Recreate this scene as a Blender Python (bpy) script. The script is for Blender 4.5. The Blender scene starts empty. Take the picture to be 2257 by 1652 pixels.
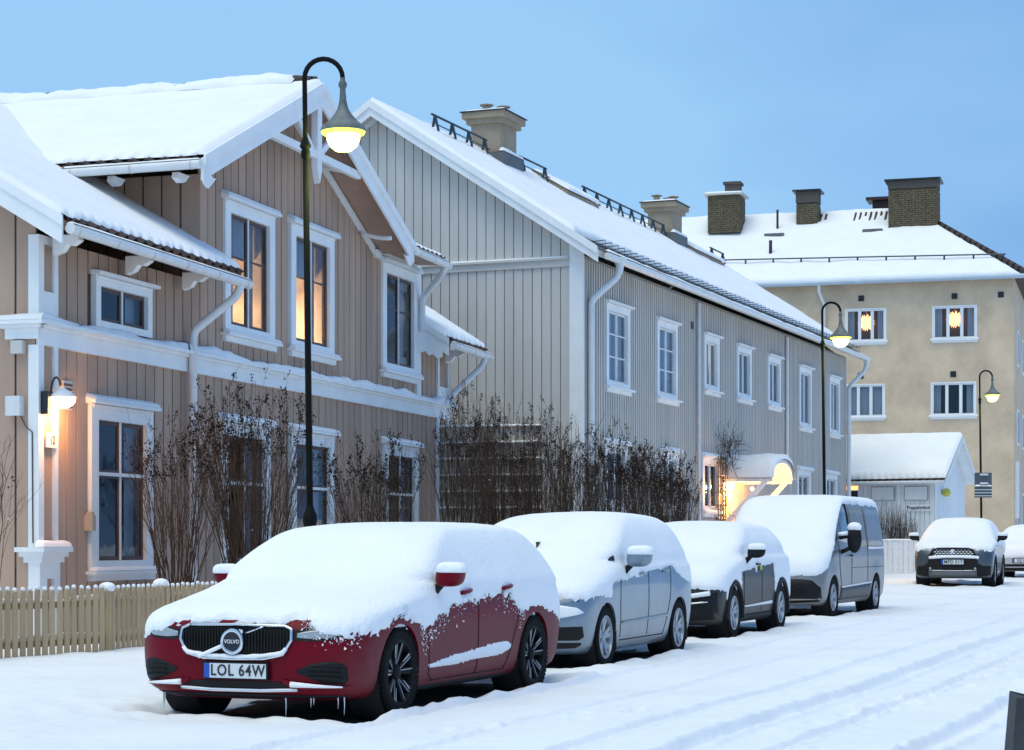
import bpy, math, random
import numpy as np
from mathutils import Vector, Matrix, noise

R = math.radians
rnd = random.Random(11)
scene = bpy.context.scene
COL = scene.collection

# ------------------------------------------------------------------ camera
CAM_Z = 1.28
cam_d = bpy.data.cameras.new('camera')
cam = bpy.data.objects.new('camera', cam_d)
COL.objects.link(cam)
cam.location = (0, 0, CAM_Z)
cam.rotation_euler = (R(90), 0, 0)
cam_d.sensor_width = 36
cam_d.lens = 36 * 4500 / 2257
cam_d.shift_y = 374 / 2257
cam_d.clip_start = 0.1
cam_d.clip_end = 3000
scene.camera = cam
scene.render.resolution_x = 1024
scene.render.resolution_y = 750

# ------------------------------------------------------------------ sky, sun, exposure
SUN_DIR = Vector((-0.18, -0.28, 0.94)).normalized()      # towards the bright part of the overcast
world = bpy.data.worlds.new('World')
scene.world = world
world.use_nodes = True
wn = world.node_tree
for n in list(wn.nodes):
    wn.nodes.remove(n)
w_out = wn.nodes.new('ShaderNodeOutputWorld')
w_bg = wn.nodes.new('ShaderNodeBackground')
w_sky = wn.nodes.new('ShaderNodeTexSky')
w_sky.sky_type = 'NISHITA'
w_sky.sun_disc = False
w_sky.sun_elevation = math.asin(SUN_DIR.z)
w_sky.sun_rotation = math.atan2(SUN_DIR.x, SUN_DIR.y)
w_sky.air_density = 1.0
w_sky.dust_density = 0.5
w_sky.ozone_density = 3.0
w_tc = wn.nodes.new('ShaderNodeTexCoord')
w_nz = wn.nodes.new('ShaderNodeTexNoise')
w_nz.inputs['Scale'].default_value = 1.6
w_nz.inputs['Detail'].default_value = 4.0
w_map = wn.nodes.new('ShaderNodeMapping')
w_map.inputs['Scale'].default_value = (1.0, 1.0, 2.5)
w_ramp = wn.nodes.new('ShaderNodeValToRGB')            # thin even dusk cloud: pale and deeper blue
w_ramp.color_ramp.elements[0].position = 0.38
w_ramp.color_ramp.elements[0].color = (1.7, 3.85, 7.9, 1)
w_ramp.color_ramp.elements[1].position = 0.64
w_ramp.color_ramp.elements[1].color = (3.5, 6.5, 10.0, 1)
w_mix = wn.nodes.new('ShaderNodeMix')
w_mix.data_type = 'RGBA'
w_mix.inputs[0].default_value = 0.9
wn.links.new(w_tc.outputs['Generated'], w_map.inputs['Vector'])
wn.links.new(w_map.outputs[0], w_nz.inputs['Vector'])
w_sep = wn.nodes.new('ShaderNodeSeparateXYZ')          # the afterglow side of the sky is a little paler
w_mad = wn.nodes.new('ShaderNodeMath')
w_mad.operation = 'MULTIPLY_ADD'
w_mad.inputs[1].default_value = -0.30
wn.links.new(w_tc.outputs['Generated'], w_sep.inputs[0])
wn.links.new(w_sep.outputs['X'], w_mad.inputs[0])
wn.links.new(w_nz.outputs[0], w_mad.inputs[2])
wn.links.new(w_mad.outputs[0], w_ramp.inputs[0])
wn.links.new(w_sky.outputs[0], w_mix.inputs[6])
wn.links.new(w_ramp.outputs[0], w_mix.inputs[7])
wn.links.new(w_mix.outputs[2], w_bg.inputs['Color'])
w_bg.inputs['Strength'].default_value = 0.061
wn.links.new(w_bg.outputs[0], w_out.inputs['Surface'])

sun_d = bpy.data.lights.new('sun', 'SUN')
sun_d.energy = 1.25
sun_d.angle = R(50)
sun_d.color = (1.0, 0.88, 0.60)
sun = bpy.data.objects.new('sun', sun_d)
COL.objects.link(sun)
sun.rotation_euler = (-SUN_DIR).to_track_quat('-Z', 'Y').to_euler()

scene.view_settings.view_transform = 'Standard'
scene.view_settings.look = 'None'
scene.view_settings.exposure = 0.70
scene.view_settings.gamma = 1.0
scene.view_settings.use_curve_mapping = False
scene.render.engine = 'CYCLES'
scene.cycles.max_bounces = 6
scene.cycles.diffuse_bounces = 3
scene.cycles.transparent_max_bounces = 12
scene.cycles.caustics_reflective = False
scene.cycles.caustics_refractive = False
scene.cycles.sample_clamp_indirect = 4.0

# ------------------------------------------------------------------ materials
MATS = {}
def mat(name, col, rough=0.6, var=0.12, scale=2.0, bump=0.0, bscale=40.0, metal=0.0, rand=0.0,
        coat=0.0, col2=None, mix=(0.4, 0.6), spec=0.5, stretch=None, sss=0.0, side_film=None):
    if name in MATS:
        return MATS[name]
    m = bpy.data.materials.new(name)
    m.use_nodes = True
    nt = m.node_tree
    b = nt.nodes['Principled BSDF']
    b.inputs['Roughness'].default_value = rough
    b.inputs['Metallic'].default_value = metal
    b.inputs['Coat Weight'].default_value = coat
    b.inputs['Coat Roughness'].default_value = 0.08
    b.inputs['Specular IOR Level'].default_value = spec
    if sss:
        b.inputs['Subsurface Weight'].default_value = sss
        b.inputs['Subsurface Radius'].default_value = (0.05, 0.06, 0.08)
    geo = nt.nodes.new('ShaderNodeNewGeometry')
    mp = nt.nodes.new('ShaderNodeMapping')
    if stretch:
        mp.inputs['Scale'].default_value = stretch
    nt.links.new(geo.outputs['Position'], mp.inputs['Vector'])
    nz = nt.nodes.new('ShaderNodeTexNoise')
    nz.inputs['Scale'].default_value = scale
    nz.inputs['Detail'].default_value = 6
    nz.inputs['Roughness'].default_value = 0.62
    nt.links.new(mp.outputs[0], nz.inputs['Vector'])
    rp = nt.nodes.new('ShaderNodeValToRGB')
    c = Vector(col)
    if col2 is None:
        a, d = c * (1 - var), c * (1 + var)
        rp.color_ramp.elements[0].position = 0.3
        rp.color_ramp.elements[1].position = 0.7
    else:
        a, d = c, Vector(col2)
        rp.color_ramp.elements[0].position = mix[0]
        rp.color_ramp.elements[1].position = mix[1]
    rp.color_ramp.elements[0].color = (*a, 1)
    rp.color_ramp.elements[1].color = (*d, 1)
    nt.links.new(nz.outputs[0], rp.inputs[0])
    last = rp.outputs[0]
    if rand:
        oi = nt.nodes.new('ShaderNodeObjectInfo')
        mr = nt.nodes.new('ShaderNodeMapRange')
        mr.inputs['To Min'].default_value = 1 - rand
        mr.inputs['To Max'].default_value = 1 + rand
        nt.links.new(oi.outputs['Random'], mr.inputs['Value'])
        mx = nt.nodes.new('ShaderNodeMix')
        mx.data_type = 'RGBA'
        mx.blend_type = 'MULTIPLY'
        mx.inputs[0].default_value = 1
        nt.links.new(last, mx.inputs[6])
        nt.links.new(mr.outputs[0], mx.inputs[7])
        last = mx.outputs[2]
    if side_film:                                   # road dirt towards the sills, patchy tint on all side-facing panels
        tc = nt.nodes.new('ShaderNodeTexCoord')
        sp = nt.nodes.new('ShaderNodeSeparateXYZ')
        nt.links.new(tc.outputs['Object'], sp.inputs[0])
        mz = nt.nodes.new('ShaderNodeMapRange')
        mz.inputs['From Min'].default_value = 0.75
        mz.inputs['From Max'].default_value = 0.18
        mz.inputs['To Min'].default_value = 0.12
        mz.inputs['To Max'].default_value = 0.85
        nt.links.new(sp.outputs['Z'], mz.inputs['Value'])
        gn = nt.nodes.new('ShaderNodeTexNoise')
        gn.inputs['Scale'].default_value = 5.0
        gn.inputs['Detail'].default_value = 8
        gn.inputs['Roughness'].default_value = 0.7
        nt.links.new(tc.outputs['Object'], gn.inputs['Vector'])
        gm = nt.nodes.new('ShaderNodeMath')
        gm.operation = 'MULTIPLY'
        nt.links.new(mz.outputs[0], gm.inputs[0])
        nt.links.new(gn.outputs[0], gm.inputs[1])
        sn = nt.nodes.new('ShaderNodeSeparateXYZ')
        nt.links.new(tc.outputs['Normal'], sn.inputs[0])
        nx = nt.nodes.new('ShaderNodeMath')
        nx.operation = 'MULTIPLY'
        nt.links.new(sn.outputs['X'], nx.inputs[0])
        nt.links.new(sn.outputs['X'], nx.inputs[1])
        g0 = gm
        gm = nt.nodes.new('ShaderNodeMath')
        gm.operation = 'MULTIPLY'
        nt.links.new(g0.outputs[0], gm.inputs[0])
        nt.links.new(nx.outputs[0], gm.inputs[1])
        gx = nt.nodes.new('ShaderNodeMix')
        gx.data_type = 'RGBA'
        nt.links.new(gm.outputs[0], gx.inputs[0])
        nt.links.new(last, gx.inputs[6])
        gx.inputs[7].default_value = (*side_film, 1)
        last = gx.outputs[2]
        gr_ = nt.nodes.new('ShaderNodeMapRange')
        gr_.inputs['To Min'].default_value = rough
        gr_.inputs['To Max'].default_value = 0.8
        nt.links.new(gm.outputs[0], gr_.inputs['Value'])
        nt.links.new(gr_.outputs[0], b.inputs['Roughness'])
    nt.links.new(last, b.inputs['Base Color'])
    if bump:
        n2 = nt.nodes.new('ShaderNodeTexNoise')
        n2.inputs['Scale'].default_value = bscale
        n2.inputs['Detail'].default_value = 5
        nt.links.new(mp.outputs[0], n2.inputs['Vector'])
        bp = nt.nodes.new('ShaderNodeBump')
        bp.inputs['Strength'].default_value = bump
        bp.inputs['Distance'].default_value = 0.02
        nt.links.new(n2.outputs[0], bp.inputs['Height'])
        nt.links.new(bp.outputs[0], b.inputs['Normal'])
    MATS[name] = m
    return m

def glow(name, col, strength):
    m = bpy.data.materials.new(name)
    m.use_nodes = True
    nt = m.node_tree
    b = nt.nodes['Principled BSDF']
    b.inputs['Base Color'].default_value = (*col, 1)
    b.inputs['Emission Color'].default_value = (*col, 1)
    b.inputs['Emission Strength'].default_value = strength
    return m

def glass_mat(name, tint=(0.75, 0.8, 0.85), ior=1.6):
    m = bpy.data.materials.new(name)
    m.use_nodes = True
    nt = m.node_tree
    for n in list(nt.nodes):
        nt.nodes.remove(n)
    o = nt.nodes.new('ShaderNodeOutputMaterial')
    t = nt.nodes.new('ShaderNodeBsdfTransparent')
    t.inputs[0].default_value = (*tint, 1)
    g = nt.nodes.new('ShaderNodeBsdfGlossy')
    g.inputs['Roughness'].default_value = 0.03
    g.inputs['Color'].default_value = (0.9, 0.95, 1, 1)
    f = nt.nodes.new('ShaderNodeFresnel')
    f.inputs['IOR'].default_value = ior
    nzn = nt.nodes.new('ShaderNodeTexNoise')
    nzn.inputs['Scale'].default_value = 1.7
    bp = nt.nodes.new('ShaderNodeBump')
    bp.inputs['Strength'].default_value = 0.12
    bp.inputs['Distance'].default_value = 0.03
    geo = nt.nodes.new('ShaderNodeNewGeometry')
    nt.links.new(geo.outputs['Position'], nzn.inputs['Vector'])
    nt.links.new(nzn.outputs[0], bp.inputs['Height'])
    nt.links.new(bp.outputs[0], g.inputs['Normal'])
    x = nt.nodes.new('ShaderNodeMixShader')
    inv = nt.nodes.new('ShaderNodeMath')
    inv.operation = 'SUBTRACT'
    inv.inputs[0].default_value = 1.0
    nt.links.new(geo.outputs['Backfacing'], inv.inputs[1])
    mul = nt.nodes.new('ShaderNodeMath')
    mul.operation = 'MULTIPLY'
    nt.links.new(f.outputs[0], mul.inputs[0])
    nt.links.new(inv.outputs[0], mul.inputs[1])
    nt.links.new(mul.outputs[0], x.inputs[0])
    nt.links.new(t.outputs[0], x.inputs[1])
    nt.links.new(g.outputs[0], x.inputs[2])
    nt.links.new(x.outputs[0], o.inputs[0])
    return m

SNOW = mat('snow', (0.90, 0.925, 0.95), 0.75, var=0.03, scale=1.5, bump=0.5, bscale=30, spec=0.3)
SNOW_G = mat('snow_ground', (0.82, 0.855, 0.90), 0.8, var=0.05, scale=0.7, bump=0.8, bscale=7, spec=0.25)
SNOW_THIN = mat('snow_dusted', (0.84, 0.87, 0.91), 0.8, var=0.08, scale=9, bump=0.7, bscale=55, spec=0.25)
TAN = mat('tan_paint', (0.46, 0.318, 0.240), 0.75, var=0.15, scale=1.3, bump=0.25, bscale=60, rand=0.09, stretch=(1, 1, 0.25))
TAN_BACK = mat('tan_shade_gap', (0.075, 0.052, 0.042), 0.8)
TAN_SOFFIT = mat('soffit_brown', (0.40, 0.26, 0.20), 0.75, var=0.15, scale=2, rand=0.05)
WHITE = mat('white_paint', (0.87, 0.89, 0.90), 0.5, var=0.05, scale=2.5, bump=0.15, bscale=50)
GREY = mat('grey_paint', (0.60, 0.575, 0.545), 0.7, var=0.08, scale=1.2, bump=0.25, bscale=60, rand=0.05, stretch=(1, 1, 0.25))
GREY_BACK = mat('grey_shade_gap', (0.32, 0.31, 0.29), 0.8)
GREY_TRIM = mat('grey_trim', (0.60, 0.58, 0.55), 0.6, var=0.06)
SASH = mat('sash_brown', (0.075, 0.045, 0.045), 0.45, var=0.15)
ZINC = mat('white_metal_gutter', (0.72, 0.75, 0.77), 0.35, var=0.08, scale=4, metal=0.0, coat=0.2)
TILE = mat('dark_roof_tile', (0.045, 0.028, 0.026), 0.7, var=0.25, scale=6, rand=0.2)
IRON = mat('dark_blue_iron', (0.02, 0.045, 0.07), 0.45, var=0.2)
BLACK = mat('black_metal', (0.012, 0.013, 0.016), 0.4, var=0.2)
BARK = mat('bark', (0.080, 0.053, 0.038), 0.9, var=0.35, scale=9, spec=.2)
SEED = mat('dry_seed_heads', (0.024, 0.015, 0.011), 0.95, var=0.4, scale=20, spec=.1)
FENCE = mat('fence_paint', (0.46, 0.335, 0.20), 0.75, var=0.12, scale=4, bump=0.3, bscale=30, rand=0.08, stretch=(1, 1, 0.3))
YELLOW = mat('ochre_render', (0.66, 0.51, 0.36), 0.9, var=0.18, scale=0.9, bump=0.8, bscale=22)
STUCCO = mat('chimney_render', (0.36, 0.29, 0.21), 0.9, var=0.15, scale=2.5, bump=0.4, bscale=40)
BRICK = mat('chimney_brick', (0.13, 0.105, 0.062), 0.9, var=0.35, scale=7)
MORTAR = mat('mortar', (0.075, 0.062, 0.045), 0.95)
SHEDW = mat('pale_blue_white', (0.78, 0.82, 0.84), 0.65, var=0.06, scale=2, stretch=(1, 1, 0.2), rand=0.03)
GLASS = glass_mat('window_glass')
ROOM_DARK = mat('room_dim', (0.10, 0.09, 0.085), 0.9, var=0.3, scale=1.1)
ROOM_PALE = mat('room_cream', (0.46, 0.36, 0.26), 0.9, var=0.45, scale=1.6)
CURTAIN = mat('curtain', (0.62, 0.64, 0.66), 0.9, var=0.12, scale=5, stretch=(6, 6, 0.3))
ASPHALT = mat('bare_asphalt', (0.040, 0.042, 0.046), 0.85, var=0.5, scale=5, bump=0.5, bscale=30)

# ------------------------------------------------------------------ helpers
def tag(o, label=None, cat=None, group=None, kind=None):
    if label: o['label'] = label
    if cat: o['category'] = cat
    if group: o['group'] = group
    if kind: o['kind'] = kind
    return o

def empty(name, loc, rz=0.0, label=None, cat=None, group=None):
    o = bpy.data.objects.new(name, None)
    o.location = loc
    o.rotation_euler = (0, 0, rz)
    o.empty_display_size = 0.2
    COL.objects.link(o)
    return tag(o, label, cat, group)

def link(name, me, m=None, parent=None, loc=None, rot=None, scale=None):
    o = bpy.data.objects.new(name, me)
    if m is not None and len(me.materials) == 0:
        me.materials.append(m)
    COL.objects.link(o)
    if parent: o.parent = parent
    if loc: o.location = loc
    if rot: o.rotation_euler = rot
    if scale: o.scale = scale
    return o

class MB:
    def __init__(s):
        s.v = []; s.f = []
    def add(s, vs, fs):
        k = len(s.v)
        s.v += [tuple(p) for p in vs]
        s.f += [tuple(i + k for i in f) for f in fs]
        return s
    def box(s, x0, x1, y0, y1, z0, z1):
        return s.add([(x0, y0, z0), (x1, y0, z0), (x1, y1, z0), (x0, y1, z0), (x0, y0, z1), (x1, y0, z1), (x1, y1, z1), (x0, y1, z1)],
                     [(0, 3, 2, 1), (4, 5, 6, 7), (0, 1, 5, 4), (1, 2, 6, 5), (2, 3, 7, 6), (3, 0, 4, 7)])
    def hexa(s, a, b):           # a, b: lists of 4 points, lower and upper ring
        return s.add(list(a) + list(b), [(0, 3, 2, 1), (4, 5, 6, 7), (0, 1, 5, 4), (1, 2, 6, 5), (2, 3, 7, 6), (3, 0, 4, 7)])
    def prism(s, poly, off):     # polygon of 3d points extruded by off
        n = len(poly); o = Vector(off)
        vs = [Vector(p) for p in poly] + [Vector(p) + o for p in poly]
        fs = [tuple(range(n - 1, -1, -1)), tuple(range(n, 2 * n))]
        for i in range(n):
            j = (i + 1) % n
            fs.append((i, j, n + j, n + i))
        return s.add(vs, fs)
    def tube(s, pts, r, seg=6, cap=True, arc=None):
        pts = [Vector(p) for p in pts]
        n = len(pts)
        rs = r if isinstance(r, (list, tuple)) else [r] * n
        vs = []; fs = []
        up = Vector((0, 0, 1))
        d0 = (pts[1] - pts[0]).normalized()
        if abs(d0.dot(up)) > 0.95: up = Vector((1, 0, 0))
        xa = None
        for i in range(n):
            d = ((pts[min(i + 1, n - 1)] - pts[max(i - 1, 0)])).normalized()
            if xa is None:
                xa = d.cross(up).normalized()
            else:
                xa = (xa - d * xa.dot(d)).normalized()
            ya = d.cross(xa)
            for k in range(seg):
                a = 2 * math.pi * k / seg
                vs.append(pts[i] + (xa * math.cos(a) + ya * math.sin(a)) * rs[i])
        for i in range(n - 1):
            for k in range(seg):
                a, b = i * seg + k, i * seg + (k + 1) % seg
                fs.append((a, b, b + seg, a + seg))
        if cap:
            fs.append(tuple(range(seg - 1, -1, -1)))
            fs.append(tuple(range((n - 1) * seg, n * seg)))
        return s.add(vs, fs)
    def lathe(s, prof, c=(0, 0, 0), seg=20, axis='z'):
        vs = []; fs = []
        for (r, h) in prof:
            for k in range(seg):
                a = 2 * math.pi * k / seg
                p = (r * math.cos(a), r * math.sin(a), h)
                if axis == 'x': p = (h, p[0], p[1])
                vs.append((p[0] + c[0], p[1] + c[1], p[2] + c[2]))
        for i in range(len(prof) - 1):
            for k in range(seg):
                a, b = i * seg + k, i * seg + (k + 1) % seg
                fs.append((a, b, b + seg, a + seg))
        return s.add(vs, fs)
    def ball(s, c, r, seg=8, rings=5, sq=(1, 1, 1)):
        prof = [(max(r * math.sin(math.pi * i / rings), 0.0005), -r * math.cos(math.pi * i / rings)) for i in range(rings + 1)]
        k = len(s.v)
        s.lathe(prof, (0, 0, 0), seg)
        for i in range(k, len(s.v)):
            p = s.v[i]
            s.v[i] = (p[0] * sq[0] + c[0], p[1] * sq[1] + c[1], p[2] * sq[2] + c[2])
        return s
    def mesh(s, name, smooth=False, sharp=None):
        me = bpy.data.meshes.new(name)
        me.from_pydata(s.v, [], s.f)
        if smooth:
            me.polygons.foreach_set('use_smooth', [True] * len(me.polygons))
            if sharp: me.set_sharp_from_angle(angle=R(sharp))
        me.update()
        return me
    def build(s, name, m, parent=None, smooth=False, sharp=None, loc=None, rot=None):
        return link(name, s.mesh(name, smooth, sharp), m, parent, loc, rot)

_unit = {}
def unit_box(m):                                # shared unit cube for planks, bricks, pickets
    if m.name not in _unit:
        me = MB().box(-0.5, 0.5, -0.5, 0.5, -0.5, 0.5).mesh('board')
        me.materials.append(m)
        _unit[m.name] = me
    return _unit[m.name]

def board(name, m, parent, x0, x1, y0, y1, z0, z1):
    return link(name, unit_box(m), None, parent, ((x0 + x1) / 2, (y0 + y1) / 2, (z0 + z1) / 2), None, (x1 - x0, y1 - y0, z1 - z0))

def fbm(p, s=1.0, o=3):
    return noise.fractal(Vector(p) * s, 1.0, 2.0, o)

def sstep(a, b, x):
    t = min(1.0, max(0.0, (x - a) / (b - a)))
    return t * t * (3 - 2 * t)

def interp(tab, x):
    if x <= tab[0][0]: return tab[0][1]
    for (a, va), (b, vb) in zip(tab, tab[1:]):
        if x <= b: return va + (vb - va) * (x - a) / (b - a)
    return tab[-1][1]

def grid_mesh(name, P, closed=False, hide=None):
    """P: array of rows of points"""
    nu, nv = len(P), len(P[0])
    vs = [tuple(p) for row in P for p in row]
    fs = []
    for i in range(nu - 1):
        for j in range(nv - (0 if closed else 1)):
            k = (j + 1) % nv
            if hide and hide[i][j] and hide[i][k] and hide[i + 1][k] and hide[i + 1][j]: continue
            fs.append((i * nv + j, i * nv + k, (i + 1) * nv + k, (i + 1) * nv + j))
    me = bpy.data.meshes.new(name)
    me.from_pydata(vs, [], fs)
    me.polygons.foreach_set('use_smooth', [True] * len(fs))
    me.update()
    return me

def snow_quad(name, c00, c10, c11, c01, parent, th=0.12, res=0.12, rounds='ewlr', wave=0.0, wper=0.25, lumps=0.25, edge=0.10, pull=0.0, seed=0.0, m=None, lift=None):
    """snow lying on a quad: c00-c10 is the lower (eave) edge, c01-c11 the upper edge"""
    c00, c10, c11, c01 = [Vector(c) for c in (c00, c10, c11, c01)]
    LU = ((c10 - c00).length + (c11 - c01).length) / 2
    LV = ((c01 - c00).length + (c11 - c10).length) / 2
    nu = max(3, min(260, int(LU / res))); nv = max(3, min(60, int(LV / res)))
    nrm = (c10 - c00).cross(c01 - c00).normalized()
    if nrm.z < 0: nrm = -nrm
    if lift is None: lift = nrm * 0.5 + Vector((0, 0, 0.5))
    rows = []
    for j in range(nv + 1):
        v0 = (j / nv) ** 1.6
        row = []
        for i in range(nu + 1):
            u = i / nu
            base0 = c00.lerp(c10, u)
            pl = pull * max(0.0, fbm((u * LU + seed, seed * 3.1, 0), 1.3, 3) * 0.6 + 0.35) / max(LV, 1e-3)
            v = pl + (1 - pl) * v0
            p = base0.lerp(c01.lerp(c11, u), v)
            d = 9.0
            if 'e' in rounds: d = min(d, v0 * LV)
            if 'w' in rounds: d = min(d, (1 - v0) * LV)
            if 'l' in rounds: d = min(d, u * LU)
            if 'r' in rounds: d = min(d, (1 - u) * LU)
            e = min(1.0, d / edge)
            prof = math.sqrt(max(0.0, e * (2 - e)))
            h = th * (1 + lumps * fbm((p.x + seed, p.y, p.z * 1.5), 1.1, 4))
            if wave:
                w = 0.5 + 0.5 * math.cos(2 * math.pi * u * LU / wper)
                near = math.exp(-(v0 * LV / 0.13) ** 2)
                amt = wave * (0.35 + 0.9 * max(0, fbm((u * LU * 0.6 + seed, 3.3, 0), 1.0, 2) + 0.4))
                h -= th * near * w * amt
            row.append(p + lift * (h * prof) + nrm * 0.003)
        rows.append(row)
    return link(name, grid_mesh(name, rows), m or SNOW, parent)
# ------------------------------------------------------------------ ground
def gz(y):
    return 0.0085 * (y - 15.5)

SD = (math.sin(R(21.5)), math.cos(R(21.5)))             # street direction
TRACKS = [(-3.72, 0.105, 0.07), (-4.42, 0.06, 0.045), (-6.22, 0.065, 0.045), (-2.25, 0.105, 0.065), (-5.3, 0.05, 0.03), (-3.1, 0.055, 0.04)]
FEET = {}
def _feet():
    rg = random.Random(3)
    for (o0, s0, o1, s1) in ((-3.2, 14.5, -2.6, 27), (-3.0, 27, -2.2, 16), (-5.6, 13.0, -4.6, 15.5), (-2.7, 19, -3.6, 24)):
        L = math.hypot(o1 - o0, s1 - s0); n = int(L / .36)
        for i in range(n):
            f = (i + rg.uniform(-.2, .2)) / n
            o = o0 + (o1 - o0) * f + (.11 if i % 2 else -.11) + rg.gauss(0, .05); s = s0 + (s1 - s0) * f
            FEET.setdefault((math.floor(o * 2), math.floor(s * 2)), []).append((o, s, rg.uniform(.6, 1)))
_feet()
CARS_AT = []                                            # filled below: (x, y, angle, length, width)

def ground_h(x, y):
    z = gz(y)
    o = x * SD[1] - y * SD[0]
    s = x * SD[0] + y * SD[1]
    z += 0.020 * fbm((x, y, 0.3), 0.35, 2)
    z += 0.006 * fbm((x, y, 7.0), 1.6, 3)
    if -8.5 < o < -0.5:
        wob = 0.10 * fbm((s, 1.7, 0), 0.12, 2)
        for (c, w, dp) in TRACKS:
            d = abs(o - c - wob)
            if d < w * 2.2:
                z -= dp * (1 - sstep(w * 0.8, w * 1.2, d)) * (0.9 + 0.2 * fbm((s, c, 2), 1.0, 2))
                z += dp * 0.5 * math.exp(-((d - w * 1.5) / (w * 0.35)) ** 2) * (0.8 + 0.8 * fbm((s, c, 5), 3.0, 2))
        z += 0.03 * max(0.0, fbm((s * 1.0, o * 2.6, 11), 1.5, 4) - 0.22) * sstep(-5.0, -4.0, o)
    ko, ks = math.floor(o * 2), math.floor(s * 2)
    for a_ in (-1, 0, 1):
        for b_ in (-1, 0, 1):
            for (fo, fs, q) in FEET.get((ko + a_, ks + b_), ()):
                r_ = math.hypot((o - fo) / .075, (s - fs) / .16)
                if r_ < 2: z += .028 * q * (-(1 - sstep(.55, 1.1, r_)) + .4 * math.exp(-((r_ - 1.3) / .25) ** 2))
    if o < -8.0:                                        # ploughed edge in front of the fence
        z += 0.05 * sstep(-8.0, -9.2, o) + 0.02 * fbm((x, y, 4), 2.2, 3)
    for (cx, cy, a, L, W) in CARS_AT:
        dx, dy = x - cx, y - cy
        if abs(dx) > 6 or abs(dy) > 7: continue
        ly = dx * math.sin(a) + dy * math.cos(a)
        lx = dx * math.cos(a) - dy * math.sin(a)
        inside = min(ly - 0.15, L - 0.1 - ly, W + 0.02 - abs(lx))
        k = sstep(-0.12, 0.12, inside + 0.09 * fbm((x * 3, y * 3, 1), 1.0, 2))
        z -= 0.07 * k
        rim = math.exp(-((inside + 0.16) / 0.12) ** 2)
        z += 0.035 * rim * max(0, 0.6 + 1.2 * fbm((x, y, 9), 2.4, 3))
    return z

def build_ground():
    ys = []
    y = 9.5
    while y < 62:
        ys.append(y); y += 0.045 + 0.0028 * (y - 9.5)
    ys += [63.5, 66, 70, 76, 85, 100, 130, 180, 260, 400, 700]
    ys = [-700, -200, -60, -15, 0, 5, 8] + ys
    us = [-900, -300, -100, -40, -16] + [-0.36, -.32, -.29] + [-0.27 + 0.55 * i / 380 for i in range(381)] + [.30, .33, .38] + [16, 40, 100, 300, 900]
    rows = []
    for y in ys:
        row = []
        for u in us:
            if abs(u) < 1:
                x = u * max(y, 9.5)
                far = (y > 62 or y < 9)
            else:
                x = math.copysign(0.4 * max(y, 9.5), u) + u
                far = True
            row.append((x, y, (gz(max(min(y, 130), -15)) if far else ground_h(x, y))))
        rows.append(row)
    o = link('snowy_ground', grid_mesh('snowy_ground', rows), SNOW_G)
    tag(o, 'snow covered street and pavement with shallow wheel tracks', 'ground', kind='structure')

# ------------------------------------------------------------------ building helpers
def wall_cells(x0, x1, z0, z1, holes, y0, y1, mb=None):
    mb = mb or MB()
    xs = sorted({x0, x1} | {h[0] for h in holes} | {h[1] for h in holes})
    zs = sorted({z0, z1} | {h[2] for h in holes} | {h[3] for h in holes})
    xs = [x for x in xs if x0 <= x <= x1]; zs = [z for z in zs if z0 <= z <= z1]
    for a, b in zip(xs, xs[1:]):
        run = None
        for c, d in zip(zs, zs[1:]):
            mx, mz = (a + b) / 2, (c + d) / 2
            if any(h[0] < mx < h[1] and h[2] < mz < h[3] for h in holes):
                if run: mb.box(a, b, y0, y1, run[0], run[1]); run = None
            else:
                run = (run[0], d) if run else (c, d)
        if run: mb.box(a, b, y0, y1, run[0], run[1])
    return mb

def planks(parent, m, name, x0, x1, pitch, gap, zlo, zhi, cas=(), y0=0.0, y1=0.03, jit=0.006):
    n = max(1, round((x1 - x0) / pitch)); pw = (x1 - x0) / n
    for i in range(n):
        a, b = x0 + i * pw + gap / 2, x0 + (i + 1) * pw - gap / 2
        c = (a + b) / 2
        lo = zlo if not callable(zlo) else max(zlo(a), zlo(b))
        hi = zhi if not callable(zhi) else min(zhi(a), zhi(b))
        iv = [(lo, hi)]
        for (h0, h1, g0, g1) in cas:
            if h0 < c < h1:
                nv = []
                for (p, q) in iv:
                    if g1 <= p or g0 >= q: nv.append((p, q)); continue
                    if g0 - p > 0.06: nv.append((p, g0))
                    if q - g1 > 0.06: nv.append((g1, q))
                iv = nv
        for (p, q) in iv:
            if q - p < 0.05: continue
            dy = rnd.uniform(-jit, 0)
            board(name, m, parent, a, b, y0 + dy, y1, p, q)

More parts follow.
